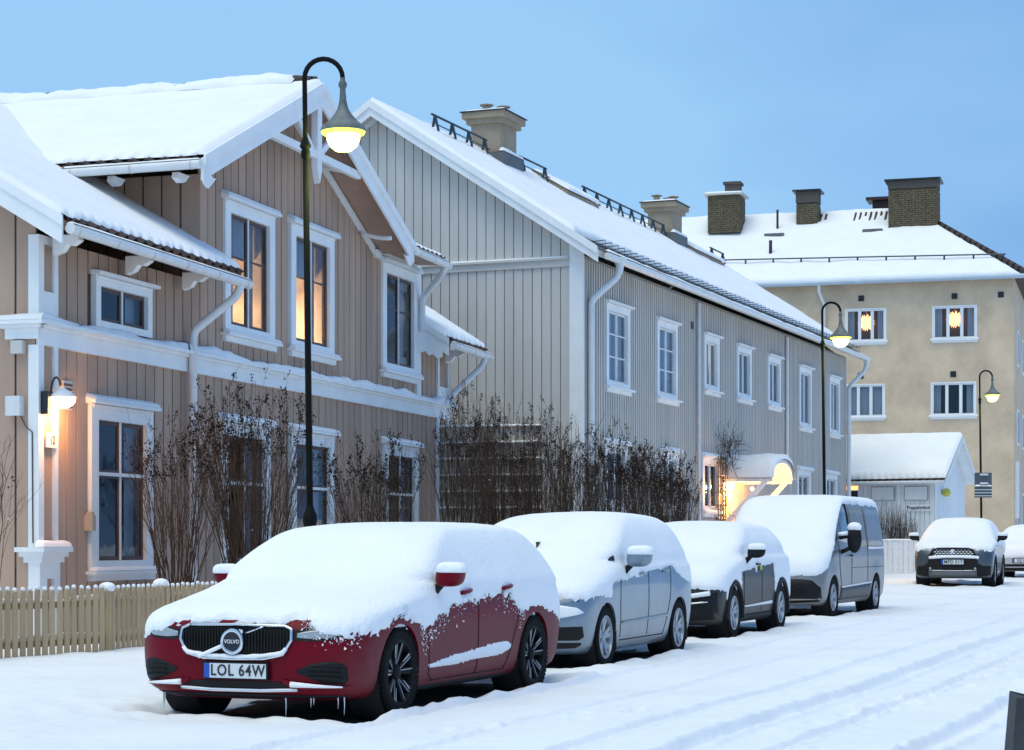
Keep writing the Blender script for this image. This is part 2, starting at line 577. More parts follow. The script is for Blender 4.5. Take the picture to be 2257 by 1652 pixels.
def window(root, t0, t1, z0, z1, cw=0.16, sw=0.055, sash=SASH, trim=WHITE, v=(0.5,), hb=(), bars=(), room='dark', cap=0.07, sill=True,
           proud=0.05, snow=True, label=None, seed=0.0, depth=0.7, capt=None, ctop=None):
    """casing with cap and sill, sash frame with bars, one pane per light, a room behind"""
    ct = ctop or cw
    a, b, c, d = t0 + cw, t1 - cw, z0 + cw * 0.7, z1 - ct
    mb = MB()
    mb.box(t0, a, -proud, 0.05, z0, z1); mb.box(b, t1, -proud, 0.05, z0, z1)
    mb.box(a, b, -proud + .002, 0.05, d, z1); mb.box(a, b, -proud + .002, 0.05, z0, c)
    mb.box(t0 + 0.03, t1 - 0.03, -proud - 0.02, -proud, z1 - 0.05, z1 - 0.01)
    w = mb.build('window', trim, root)
    if label: w['label'] = label
    if cap:
        ov = 0.07 if capt is None else capt
        m2 = MB().box(t0 - ov, t1 + ov, -proud - 0.09, 0.03, z1 + 0.001, z1 + 0.03)
        m2.hexa([(t0 - ov, -proud - 0.09, z1 + .031), (t1 + ov, -proud - .09, z1 + .031), (t1 + ov, .03, z1 + .031), (t0 - ov, .03, z1 + .031)],
                [(t0 - ov, -proud - 0.09, z1 + .045), (t1 + ov, -proud - .09, z1 + .045), (t1 + ov, .03, z1 + cap + .03), (t0 - ov, .03, z1 + cap + .03)])
        m2.build('window_cap', trim, w)
        if snow:
            snow_quad('cap_snow', (t0 - ov, -proud - .09, z1 + .045), (t1 + ov, -proud - .09, z1 + .045), (t1 + ov, .02, z1 + cap + .03),
                      (t0 - ov, .02, z1 + cap + .03), w, th=0.035, res=0.04, edge=0.03, rounds='elr', seed=seed + t0)
    if sill:
        MB().box(t0 - 0.07, t1 + 0.07, -proud - 0.10, 0.03, z0 - 0.045, z0 - .001).box(t0 - .02, t1 + .02, -proud - 0.02, 0.03, z0 - 0.13, z0 - 0.046).build('window_sill', trim, w)
        if snow:
            snow_quad('sill_snow', (t0 - .07, -proud - .10, z0), (t1 + .07, -proud - .10, z0), (t1 + .07, -proud, z0), (t0 - .07, -proud, z0), w,
                      th=0.05, res=0.03, edge=0.04, rounds='elr', seed=seed + t1)
    # sash
    ms = MB(); y0, y1 = 0.012, 0.048
    ms.box(a, a + sw, y0, y1, c, d); ms.box(b - sw, b, y0, y1, c, d)
    ms.box(a + sw, b - sw, y0 + .001, y1 - .001, c, c + sw); ms.box(a + sw, b - sw, y0 + .001, y1 - .001, d - sw, d)
    xs = [a + sw]; zs = [c + sw]
    for f in v:
        x = a + (b - a) * f
        ms.box(x - sw, x + sw, y0 - .002, y1 - .002, c + .002, d - .002)
        xs += [x - sw, x + sw]
    xs.append(b - sw)
    for f in hb:
        z = c + (d - c) * f
        ms.box(a + .002, b - .002, y0 - .004, y1 - .004, z - sw, z + sw)
        zs += [z - sw, z + sw]
    zs.append(d - sw)
    for f in bars:
        z = c + (d - c) * f
        ms.box(a + .002, b - .002, y0 + .003, y1 - .006, z - .014, z + .014)
    ms.build('sash', sash, w)
    if hb:                                                  # white transom bead with snow on it
        for f in hb:
            z = c + (d - c) * f
            MB().box(a + .004, b - .004, -0.02, y0 - .005, z - .025, z + .02).build('transom', trim, w)
    if v:
        for f in v:
            x = a + (b - a) * f
            MB().box(x - .014, x + .014, y0 - .022, y0 - .003, c + .004, d - .004).build('mullion_bead', trim, w)
    for i in range(0, len(xs), 2):
        for j in range(0, len(zs), 2):
            board('pane', GLASS, w, xs[i], xs[i + 1], 0.026, 0.030, zs[j], zs[j + 1])
    # room
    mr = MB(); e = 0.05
    if room == 'pale_panel':
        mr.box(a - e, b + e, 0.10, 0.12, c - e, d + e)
        mr.build('pale_panel', CURTAIN, w)
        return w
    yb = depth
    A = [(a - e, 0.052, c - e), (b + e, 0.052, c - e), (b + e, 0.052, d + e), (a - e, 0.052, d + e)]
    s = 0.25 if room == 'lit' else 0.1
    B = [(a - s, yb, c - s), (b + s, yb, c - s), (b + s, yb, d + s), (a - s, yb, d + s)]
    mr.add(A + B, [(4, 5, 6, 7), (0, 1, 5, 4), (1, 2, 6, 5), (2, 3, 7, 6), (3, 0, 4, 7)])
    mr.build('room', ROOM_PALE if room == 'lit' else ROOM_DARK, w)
    if room != 'lit':
        cwid = (b - a) * 0.2
        mc = MB()
        for (p, q) in ((a, a + cwid), (b - cwid, b)):
            pts = []
            for k in range(9):
                x = p + (q - p) * k / 8
                pts.append((x, 0.16 + 0.025 * (k % 2)))
            for (p0, p1) in zip(pts, pts[1:]):
                mc.add([(p0[0], p0[1], c), (p1[0], p1[1], c), (p1[0], p1[1], d), (p0[0], p0[1], d)], [(0, 1, 2, 3)])
        mc.build('curtain', CURTAIN, w)
    return w

def lamp_light(name, loc, col, watts, radius, parent):
    l = bpy.data.lights.new(name, 'POINT')
    l.energy = watts; l.color = col; l.shadow_soft_size = radius
    o = bpy.data.objects.new(name, l)
    COL.objects.link(o); o.parent = parent; o.location = loc
    return o

def tiles_row(parent, p0, p1, slope, pitch=0.25, length=0.40):
    """barrel tiles along an eave from p0 to p1; slope = direction up the roof"""
    p0, p1, sl = Vector(p0), Vector(p1), Vector(slope).normalized()
    L = (p1 - p0).length; n = max(1, round(L / pitch)); u = (p1 - p0).normalized()
    nr = u.cross(sl)
    if nr.z < 0: nr = -nr
    key = 'tile_%.2f_%.3f_%.3f_%.3f' % (pitch, sl.x, sl.y, u.x)
    me = bpy.data.meshes.get(key)
    if me is None:
        mb = MB(); prof = []
        for k in range(9):
            a = k / 8
            prof.append((a * pitch, 0.028 * math.cos(2 * math.pi * a) + 0.03))
        vs = []
        for (q, t) in ((0, 0), (1, 0.0)):
            for (x, h) in prof: vs.append(u * x + nr * h + sl * (q * length))
        for (x, h) in prof: vs.append(u * x + nr * (h - 0.018))
        fs = [(i, i + 1, 10 + i, 9 + i) for i in range(8)] + [(18 + i, 19 + i, i + 1, i) for i in range(8)]
        mb.add(vs, fs)
        me = mb.mesh(key); me.materials.append(TILE)
    for i in range(n):
        link('roof_tile', me, None, parent, p0 + u * (i * L / n) - sl * 0.04)

def slab(mb, c00, c10, c11, c01, th):
    A = [Vector(c) for c in (c00, c10, c11, c01)]
    n = (A[1] - A[0]).cross(A[3] - A[0]).normalized()
    if n.z < 0: n = -n
    return mb.hexa([p - n * th for p in A], A)

def rake_board(mb, p0, p1, h, thick, axis):
    """board under the line p0-p1, hanging h below it; axis = thickness vector"""
    p0, p1 = Vector(p0), Vector(p1)
    return mb.prism([p0, p1, p1 - Vector((0, 0, h)), p0 - Vector((0, 0, h))], axis)

# ------------------------------------------------------------------ the tan timber house (number 10)
def tan_house():
    a = R(16.73)
    root = empty('timber_house', ((80 - 1128.5) / 4500 * 25, 25.0, 0), R(90) - a,
                 'tan plank house with white trim, front gable and house number 10', 'house')
    Y0 = 0.0
    SL = 0.59                                            # main roof slope
    me_z = lambda y: 5.17 + SL * (y + 0.6)
    PK, PZ, HW = 7.72, 8.50, 4.32                        # cross gable: ridge t, height, half width of roof
    GS = 1.91 / HW
    roofz = lambda t: PZ - abs(t - PK) * GS
    wallz = lambda t: min(roofz(t) - 0.20, 9) if t < 11.74 else 6.46
    low = [(1.31, 3.05), (5.30, 7.04), (7.90, 9.72), (12.16, 13.98)]
    LZ = (0.94, 3.10)
    ups = [(5.38, 7.22, 4.42, 6.40), (7.87, 9.72, 4.42, 6.42), (12.06, 13.93, 4.42, 6.36)]
    small = (1.43, 3.02, 4.10, 4.77)
    cw, cwu = 0.19, 0.20
    hole = lambda w, c: (w[0] + c, w[1] - c, w[2] + c * 0.7, w[3] - c)
    casl = [(x0, x1, LZ[0], LZ[1] + .02) for (x0, x1) in low]
    allw = [hole(c, cw) for c in casl] + [hole(u, cwu) for u in ups] + [hole(small, 0.13)]
    # front wall backing
    mb = wall_cells(0.02, 15.78, 0.0, 5.0, allw, 0.031, 0.10)
    wall_cells(4.62, 14.03, 5.0, 6.40, allw, 0.031, 0.10, mb)
    mb.prism([(4.62, .031, 6.40), (11.9, .031, 6.40), (PK, .031, PZ - 0.12)], (0, 0.07, 0))
    mb.box(15.70, 15.78, 0.10, 9.2, 0, 5.0); mb.box(0.02, 15.78, 9.12, 9.2, 0, 5.0); mb.box(13.95, 14.03, 0.1, 5.7, 5.0, 6.4)
    wall = mb.build('front_wall', TAN_BACK, root)
    cas = casl + list(ups) + [small]
    planks(wall, TAN, 'plank', 0.47, 15.10, 0.27, 0.030, 0.0, 3.74, cas)
    planks(wall, TAN, 'plank', 0.47, 4.60, 0.27, 0.030, 4.04, 5.06, cas)
    planks(wall, TAN, 'plank', 4.60, 14.04, 0.268, 0.030, 4.04, wallz, cas)
    planks(wall, TAN, 'plank', 14.04, 15.12, 0.27, 0.030, 4.04, 5.02, cas)
    # near end wall (faces the camera's left) and the side wall of the cross gable
    endw = link('end_wall', MB().add([(0, 0.031, 0), (-9.2, 0.031, 0), (-9.2, 0.031, 5.0), (-4.6, 0.031, 8.0), (0, 0.031, 5.35)], [(0, 1, 2, 3, 4)]).mesh('end_wall'), TAN_BACK, root, (0, 0, 0), (0, 0, R(-90)))
    planks(endw, TAN, 'plank', -9.2, 0.0, 0.29, 0.030, 0.0, lambda x: 5.17 + SL * (min(-x, 9.2 + x) + 0.6) - 0.2)
    sidew = link('gable_side_wall', MB().box(-5.6, 0.0, 0.031, 0.1, 4.5, 6.5).mesh('gsw'), TAN_BACK, root, (4.60, 0, 0), (0, 0, R(-90)))
    planks(sidew, TAN, 'plank', -2.4, 0.0, 0.30, 0.030, 4.6, 6.62)
    # corner pilasters
    def pilaster(x0, x1, ped):
        mb = MB()
        if ped:
            mb.box(x0 - .02, x0 + .11, -0.045, 0.1, 1.25, 3.73); mb.box(x1 - .10, x1, -0.045, 0.0, 1.25, 3.73)
            mb.box(x0 - .02, x0 + .11, -0.045, 0.1, 4.05, 5.08); mb.box(x1 - .10, x1, -0.045, 0.0, 4.05, 5.08)
            mb.box(x0 + .11, x1 - .10, -0.044, 0.0, 4.05, 4.40); mb.box(x0 + .11, x1 - .10, -0.044, 0.0, 4.98, 5.08)
            for (e, za, zb) in ((0.13, 1.19, 1.25), (0.09, 1.13, 1.19), (0.05, 1.06, 1.13)):
                mb.box(x0 - e, x1 + e, -0.05 - e, 0.1 + e, za, zb - .001)
            mb.box(x0 - .02, x0 + .16, -0.06, 0.1, 0, 1.06); mb.box(x1 - .12, x1 + .02, -0.06, 0.0, 0, 1.06); mb.box(x0 + .16, x1 - .12, -.059, 0, 0.86, 1.06)
        else:
            mb.box(x0, x0 + .12, -0.045, 0.0, 0, 3.73); mb.box(x1 - .10, x1 + .02, -0.045, 0.1, 0, 3.73)
            mb.box(x0 + .02, x0 + .12, -0.045, 0.0, 4.05, 5.0); mb.box(x1 - .06, x1 + .02, -0.045, 0.1, 4.05, 5.0); mb.box(x0 + .12, x1 - .06, -.044, 0, 4.05, 4.35)
        p = mb.build('corner_pilaster', WHITE, root)
        board('panel', TAN, p, x0 + .1, x1 - .09, -0.012, 0.02, 0.0, 5.05)
        if ped:
            snow_quad('capital_snow', (x0 - .13, -0.18, 1.25), (x1 + .13, -0.18, 1.25), (x1 + .13, -.05, 1.25), (x0 - .13, -.05, 1.25), p, th=0.08, res=0.03, edge=0.09, rounds='elr')
        return p
    pilaster(0.0, 0.46, True)
    pilaster(15.10, 15.80, False)
    # belt course
    mb = MB().box(0.0, 15.85, -0.06, 0.0, 3.73, 3.93).box(-.04, 15.88, -0.10, 0.0, 3.931, 3.975).box(-0.08, 15.95, -0.17, 0.0, 3.976, 4.02)
    mb.box(-0.06, -0.001, -0.059, 0.40, 3.80, 3.93).box(-0.10, -.001, -0.10, 0.45, 3.931, 3.975).box(-0.17, -.001, -0.168, 0.50, 3.976, 4.02)
    belt = mb.build('belt_cornice', WHITE, root)
    snow_quad('belt_snow', (-0.08, -0.17, 4.02), (4.0, -0.17, 4.02), (4.0, 0, 4.04), (-.08, 0, 4.04), belt, th=0.05, res=0.035, edge=0.05, rounds='el', lumps=1.6, pull=0.16, seed=2)
    snow_quad('belt_snow', (4.0, -0.17, 4.02), (15.9, -0.17, 4.02), (15.9, 0, 4.04), (4.0, 0, 4.04), belt, th=0.075, res=0.05, edge=0.09, rounds='er', lumps=1.1, pull=0.05, seed=5)
    snow_quad('belt_snow', (-0.17, 0.5, 4.02), (-0.17, -.17, 4.02), (0, -.17, 4.04), (0, 0.5, 4.04), belt, th=0.07, res=0.04, edge=0.06, rounds='el', seed=8)
    # windows
    lab = ['leftmost ground floor window beside the wall lamp', None, None, None]
    for i, (x0, x1) in enumerate(low):
        window(root, x0, x1, LZ[0], LZ[1], cw=cw, ctop=0.20, hb=(0.62,), room='dark', label=lab[i], seed=i)
    for i, u in enumerate(ups):
        w = window(root, *u, cw=cwu, ctop=0.18, bars=(0.62,), room='lit' if i < 2 else 'dark', seed=10 + i, depth=1.6,
                   label='upper window with warm light inside' if i < 2 else None)
        if i < 2:
            lamp_light('room_light', ((u[0] + u[1]) / 2 + .1, 0.9, 4.75), (1.0, 0.66, 0.34), 120 if i else 70, 0.12, w)
            x0, x1 = u[0] + cwu, u[1] - cwu
            mi = MB()
            for (p, q) in ((x0 + .40, x0 + .60), (x1 - .28, x1 - .1)):
                mi.box(p, q, 0.20, 0.24, u[2] + .16, u[3] - .2)
            mi.build('inner_casement', ROOM_PALE, w)
            MB().box(x0 - .04, x1 + .04, .26, .29, u[3] - .72, u[3] - .12).build('roller_blind', CURTAIN, w)
            MB().box(x0 + .62, x0 + .95, 1.50, 1.55, 4.75, 5.3).build('picture', SASH, w)
            if i == 1:
                MB().lathe([(0.10, 4.62), (0.13, 4.9), (0.12, 5.15), (0.05, 5.5)], (x0 + .25, 0.42, 0), 12).build('paper_lamp', glow('paper_lamp_glow', (1.0, 0.60, 0.22), 3.5), w, True)
    window(root, *small, cw=0.13, room='dark', v=(0.5,), cap=0.03, sill=False, snow=False, seed=33)
    # ---- main roof
    roof = MB()
    slab(roof, (-.45, -.6, 5.17), (4.74, -.6, 5.17), (4.74, 4.6, me_z(4.6)), (-.45, 4.6, me_z(4.6)), .12)
    RYM = 4.6
    slab(roof, (4.741, 1.0, me_z(1.0)), (7.7, 1.0, me_z(1.0)), (7.7, RYM, me_z(RYM)), (4.741, RYM, me_z(RYM)), .12)
    slab(roof, (14.06, -.6, 5.12), (16.42, -.6, 5.12), (16.42, 4.6, me_z(4.6)), (14.06, 4.6, me_z(4.6)), .12)
    slab(roof, (-.45, 4.6, me_z(4.6) - .003), (16.42, 4.6, me_z(4.6) - .003), (16.42, 9.8, 5.17), (-.45, 9.8, 5.17), .12)
    mr = roof.build('main_roof', TAN_SOFFIT, root)
    tiles_row(mr, (-.42, -.6, 5.175), (4.70, -.6, 5.175), (0, 1, SL))
    tiles_row(mr, (14.10, -.6, 5.125), (16.40, -.6, 5.125), (0, 1, SL))
    snow_quad('roof_snow', (-.47, -.62, 5.21), (4.74, -.62, 5.21), (4.70, 4.63, me_z(4.63) + .04), (-.47, 4.63, me_z(4.63) + .04), mr, th=0.085, res=0.05, edge=0.07,
              rounds='el', wave=1.5, pull=0.16, lumps=0.12, seed=1)
    snow_quad('roof_snow', (14.04, -.62, 5.16), (16.44, -.62, 5.16), (16.44, 4.63, me_z(4.63) + .04), (14.04, 4.63, me_z(4.63) + .04), mr, th=0.13, res=0.05, edge=0.12,
              rounds='elr', wave=0.8, pull=0.12, seed=4)
    snow_quad('roof_snow', (4.69, 0.9, me_z(.9) + .04), (7.7, .9, me_z(.9) + .04), (7.7, 4.63, me_z(4.63) + .04), (4.69, 4.63, me_z(4.63) + .04), mr, th=0.085, res=0.08, rounds='', lumps=0.12, seed=1)
    # rake boards of the near end and of the little far wing
    def rake(x, ya, yb, zo, side):
        mb = MB()
        rake_board(mb, (x, ya, me_z(ya) + zo), (x, yb, me_z(yb) + zo), 0.30, 0, (0.04 * side, 0, 0))
        rake_board(mb, (x + .041 * side, ya - .02, me_z(ya) + zo + .03), (x + .041 * side, yb, me_z(yb) + zo + .04), 0.12, 0, (0.03 * side, 0, 0))
        return mb
    rake(-.45, -.62, 4.6, 0.02, -1).build('bargeboard', WHITE, mr)
    mb = rake(14.05, -.62, 0.02, -0.03, -1)
    mb.prism([(14.0, -.50, 4.93), (14.0, 0.0, 5.22), (14.0, 0.0, 4.98), (14.0, -.10, 4.90), (14.0, -.16, 4.93), (14.0, -.24, 4.84), (14.0, -.32, 4.86), (14.0, -.40, 4.78), (14.0, -.5, 4.80)], (.05, 0, 0))
    mb.build('bargeboard', WHITE, mr)
    def gutter(parent, p0, p1, r=0.068):
        p0, p1 = Vector(p0), Vector(p1)
        g = MB().tube([p0, p1], r, 10).build('gutter', ZINC, parent, True, 50)
        n = max(2, int((p1 - p0).length / 0.95))
        for i in range(n + 1):
            q = p0.lerp(p1, (i + .15) / (n + .3))
            d = (p1 - p0).normalized()
            MB().tube([q - d * .012, q + d * .012], r + 0.006, 10).build('gutter_hook', GREY_TRIM, g, True, 50)
        u = Vector((0, 0, 1)).cross((p1 - p0).normalized()) * 0.055
        snow_quad('gutter_snow', p0 + u + Vector((0, 0, r * .8)), p1 + u + Vector((0, 0, r * .8)), p1 - u + Vector((0, 0, r * .8)), p0 - u + Vector((0, 0, r * .8)), g,
                  th=0.03, res=0.04, edge=0.03, seed=p0.x)
        return g
    gutter(mr, (-.43, -.70, 5.06), (4.78, -.70, 5.02))
    gutter(mr, (14.10, -.70, 5.02), (16.44, -.70, 5.0))
    def corbel(x, y0, z, parent, d=0.34):
        MB().prism([(x - .06, y0, z), (x - .06, y0 - d, z), (x - .06, y0 - d - .02, z - .07), (x - .06, y0 - d + .08, z - .13), (x - .06, y0 - d + .16, z - .12),
                    (x - .06, y0 - d + .22, z - .2), (x - .06, y0, z - .24)], (.12, 0, 0)).build('corbel', WHITE, parent)
    for x in (0.25, 2.15, 3.85): corbel(x, -0.12, 5.09, mr)
    corbel(15.4, -0.12, 5.05, mr)
    # ---- cross gable roof
    xl, xr, zl = PK - HW, PK + HW, roofz(PK - HW)
    g = MB()
    slab(g, (xl, 6.6, zl), (xl, -.6, zl), (PK, -.6, PZ), (PK, 6.6, PZ), .13)
    slab(g, (xr, -.6, zl), (xr, 6.6, zl), (PK, 6.6, PZ - .002), (PK, -.6, PZ - .002), .13)
    slab(g, (xr, -.6, zl - .01), (13.86, -.6, zl - .01), (13.86, 5.7, 7.05), (xr, 5.7, 7.05), .10)
    gr = g.build('gable_roof', TAN_SOFFIT, root)
    tiles_row(gr, (xl, 1.45, zl), (xl, -.55, zl), (1, 0, GS))
    tiles_row(gr, (xr + .05, -.6, zl), (13.8, -.6, zl), (0, 1, 0.07))
    snow_quad('roof_snow', (xl - .02, 6.6, zl + .04), (xl - .02, -.64, zl + .04), (PK, -.64, PZ + .05), (PK, 6.6, PZ + .05), gr, th=0.085, res=0.06, edge=0.07, rounds='er', wave=1.2, pull=0.10, lumps=0.15, seed=6)
    snow_quad('roof_snow', (xr, -.64, zl + .04), (xr, 6.6, zl + .04), (PK, 6.6, PZ + .05), (PK, -.64, PZ + .05), gr, th=0.14, res=0.12, edge=0.14, rounds='el', seed=7)
    snow_quad('roof_snow', (xr, -.62, zl + .03), (13.88, -.62, zl + .03), (13.88, 5.6, 7.08), (xr, 5.6, 7.08), gr, th=0.09, res=0.06, edge=0.1, rounds='er', wave=0.8, seed=9)
    for i in range(22):                                   # ridge tiles breaking through the snow
        y = -.45 + i * 0.31
        MB().tube([(PK, y, PZ + 0.10), (PK, y + .33, PZ + .125)], [0.085, 0.10], 8).build('ridge_tile', TILE, gr, True, 50)
    snow_quad('ridge_snow', (PK - .26, 6.6, PZ + .02), (PK - .26, -.2, PZ + .02), (PK + .05, -.2, PZ + .22), (PK + .05, 6.6, PZ + .22), gr, th=0.06, res=0.05, edge=0.10, rounds='ewr', lumps=1.5, pull=0.08, seed=21)
    gutter(gr, (xl - .06, 1.5, zl - .10), (xl - .06, -.62, zl - .08))
    gutter(gr, (xr + .02, -.68, zl - .09), (13.9, -.68, zl - .11))
    for y in (0.9, -0.1):
        MB().prism([(4.0, y - .05, zl - .12), (3.62, y - .05, zl - .12), (3.60, y - .05, zl - .2), (3.75, y - .05, zl - .25), (3.85, y - .05, zl - .22), (3.95, y - .05, zl - .13)], (0, .1, 0)).build('corbel', WHITE, gr)
    # bargeboards
    mb = MB()
    for (xe, s) in ((xl, -1), (xr, 1)):
        ex = xe + .02 * s
        rake_board(mb, (ex, -.60, zl + .0), (PK, -.60, PZ + .0), 0.30, 0, (0, -0.04, 0))
        rake_board(mb, (ex, -.641, zl + .05), (PK, -.641, PZ + .07), 0.13, 0, (0, -0.035, 0))
        k = -s
        mb.prism([(ex, -.598, zl - .25), (ex + .25 * k, -.598, zl - .18), (ex + .35 * k, -.598, zl - .22), (ex + .45 * k, -.598, zl - .32 + .12), (ex + .20 * k, -.598, zl - .38), (ex + .08 * k, -.598, zl - .34)], (0, -.03, 0))
    mb.build('bargeboard', WHITE, gr)
    # collar beam, king post and braces of the gable ornament
    mb = MB().box(5.75, 9.55, -.585, -.50, 7.36, 7.48)
    mb.build('collar_beam', WHITE, gr)
    mb = MB().box(PK - .09, PK + .09, -.598, -.49, 7.20, PZ - .28)
    mb.prism([(PK - .09, -.598, 7.20), (PK + .09, -.598, 7.20), (PK, -.598, 6.98)], (0, .10, 0))
    mb.build('king_post', WHITE, gr)
    for s in (-1, 1):
        MB().prism([(PK + s * .10, -.56, 7.50), (PK + s * .85, -.56, 8.0), (PK + s * .95, -.56, 7.95), (PK + s * .10, -.56, 7.38)], (0, .05, 0)).build('brace', WHITE, gr)
    # trim following the roof on the wall, and the fascia over the right hand window
    mb = MB()
    for (xa, xb) in ((4.62, PK), (11.72, PK)):
        rake_board(mb, (xa, -.03, wallz(min(xa, 11.7)) + .02), (xb, -.03, PZ - .18), 0.15, 0, (0, .06, 0))
    mb.box(11.70, 14.10, -.06, 0.0, 6.38, 6.52).box(13.90, 14.12, -.05, 0.06, 4.05, 6.38)
    mb.build('gable_trim', WHITE, root)
    for (t, z) in ((9.1, 7.62), (11.0, 6.78)):
        pts = [(t, -.03 - .56 * k / 7, z - .08 - .13 * math.sin(k / 7 * math.pi * .5) + (.02 * k / 7)) for k in range(8)]
        MB().tube(pts[::-1], 0.04, 6).build('eave_console', WHITE, gr, True)
    # downspouts
    def spout(pts, name='downspout'):
        q = [Vector(pts[0])]
        for i in range(1, len(pts) - 1):
            p, a0, b0 = Vector(pts[i]), Vector(pts[i - 1]), Vector(pts[i + 1])
            da, db = (a0 - p).normalized() * .10, (b0 - p).normalized() * .10
            for k in range(5):
                s = k / 4
                q.append((p + da) * (1 - s) ** 2 + p * 2 * s * (1 - s) + (p + db) * s ** 2)
        q.append(Vector(pts[-1]))
        return MB().tube(q, 0.062, 10).build(name, ZINC, root, True, 60)
    spout([(4.48, -.70, 5.0), (4.44, -.66, 4.82), (4.12, -.13, 4.30), (4.12, -.13, 0.1)])
    spout([(16.1, -.70, 5.0), (16.08, -.64, 4.8), (15.72, -.11, 4.2), (15.72, -.11, 4.04)])
    spout([(13.72, -.68, 6.47), (13.72, -.6, 6.30), (14.0, -.11, 5.92), (14.0, -.11, 5.3)])
    # vent grille, little boxes and cable by the corner
    v = MB().box(0.62, 0.86, -0.02, 0.0, 2.98, 3.34).build('wall_vent', GREY_TRIM, root)
    for k in range(6): board('vent_slat', SASH, v, 0.64, 0.84, -0.03, -0.021, 3.0 + k * .055, 3.03 + k * .055)
    MB().box(1.20, 1.29, -.12, 0, 1.46, 1.66).box(1.21, 1.28, -.10, -.02, 1.661, 1.70).build('meter_box', mat('cream_plastic', (.5, .42, .33), .5), root)
    MB().box(-.10, -.001, 0.14, 0.30, 3.62, 3.78).build('camera_box', GREY_TRIM, root)
    MB().box(-.12, -.001, 0.16, 0.36, 2.86, 3.10).build('junction_box', ZINC, root)
    MB().tube([(-.03, 0.2, 2.86), (-.03, .12, 2.72), (-.03, .04, 2.66), (-.03, .03, 1.3)], 0.008, 5).build('cable', SASH, root)
    return root, a

def text_mesh(name, s, size, m, parent, loc, rot, extrude=0.002, sx=1.0, bold=0.0, space=1.0):
    cu = bpy.data.curves.new(name, 'FONT')
    cu.body = s; cu.size = size; cu.extrude = extrude; cu.align_x = 'CENTER'; cu.align_y = 'CENTER'; cu.offset = bold; cu.space_character = space
    cu.resolution_u = 3
    tmp = bpy.data.objects.new(name, cu)
    COL.objects.link(tmp)
    me = bpy.data.meshes.new_from_object(tmp.evaluated_get(bpy.context.evaluated_depsgraph_get()))
    bpy.data.objects.remove(tmp)
    me.name = name
    me.materials.clear()
    o = link(name, me, m, parent, loc, rot, (sx, 1, 1))
    return o

def house_fittings(root):
    """wall lamp and number plate hang on the house: things of their own"""
    mw = root.matrix_basis if False else Matrix.Translation(root.location) @ root.rotation_euler.to_matrix().to_4x4()
    rz = root.rotation_euler.z
    lamp = empty('wall_lamp', mw @ Vector((0.12, -0.05, 2.9)), rz, 'lit outdoor wall lamp with round shade on the white corner of the house', 'lamp')
    MB().box(-.10, .06, -.10, .0, -.02, .26).build('bracket_box', BLACK, lamp)
    pts = [(0.02, -.06, .14)]
    for k in range(9):
        an = math.pi * (1 - k / 8)
        pts.append((.04 + .08 * math.cos(an) + .02, -.10 - .006 * k, .30 + .14 * math.sin(an)))
    MB().tube(pts, 0.014, 6).build('gooseneck', BLACK, lamp, True)
    c = (.13, -.16, .20)
    MB().lathe([(0.03, .12), (.05, .10), (.12, .06), (.178, .01), (.172, -.005)], c, 20).build('lamp_shade', WHITE, lamp, True, 60)
    MB().lathe([(.168, .01), (.165, -.05), (.13, -.10), (.07, -.13), (.001, -.14)], c, 20).build('bulb_glass', glow('wall_lamp_glow', (1.0, 0.68, 0.34), 14.0), lamp, True)
    lamp_light('lamp_glow', (c[0] - .01, c[1] - .02, c[2] - .22), (1.0, 0.42, 0.11), 27, 0.10, lamp)
    pl = empty('number_plate', mw @ Vector((0.26, -0.075, 2.57)), rz, 'white house number plate reading 10 below the wall lamp', 'sign')
    MB().box(-.14, .14, 0, .02, -.09, .09).build('plate', WHITE, pl)
    text_mesh('number', '10', .165, BLACK, pl, (0, -.004, -.003), (R(90), 0, 0), sx=0.75)
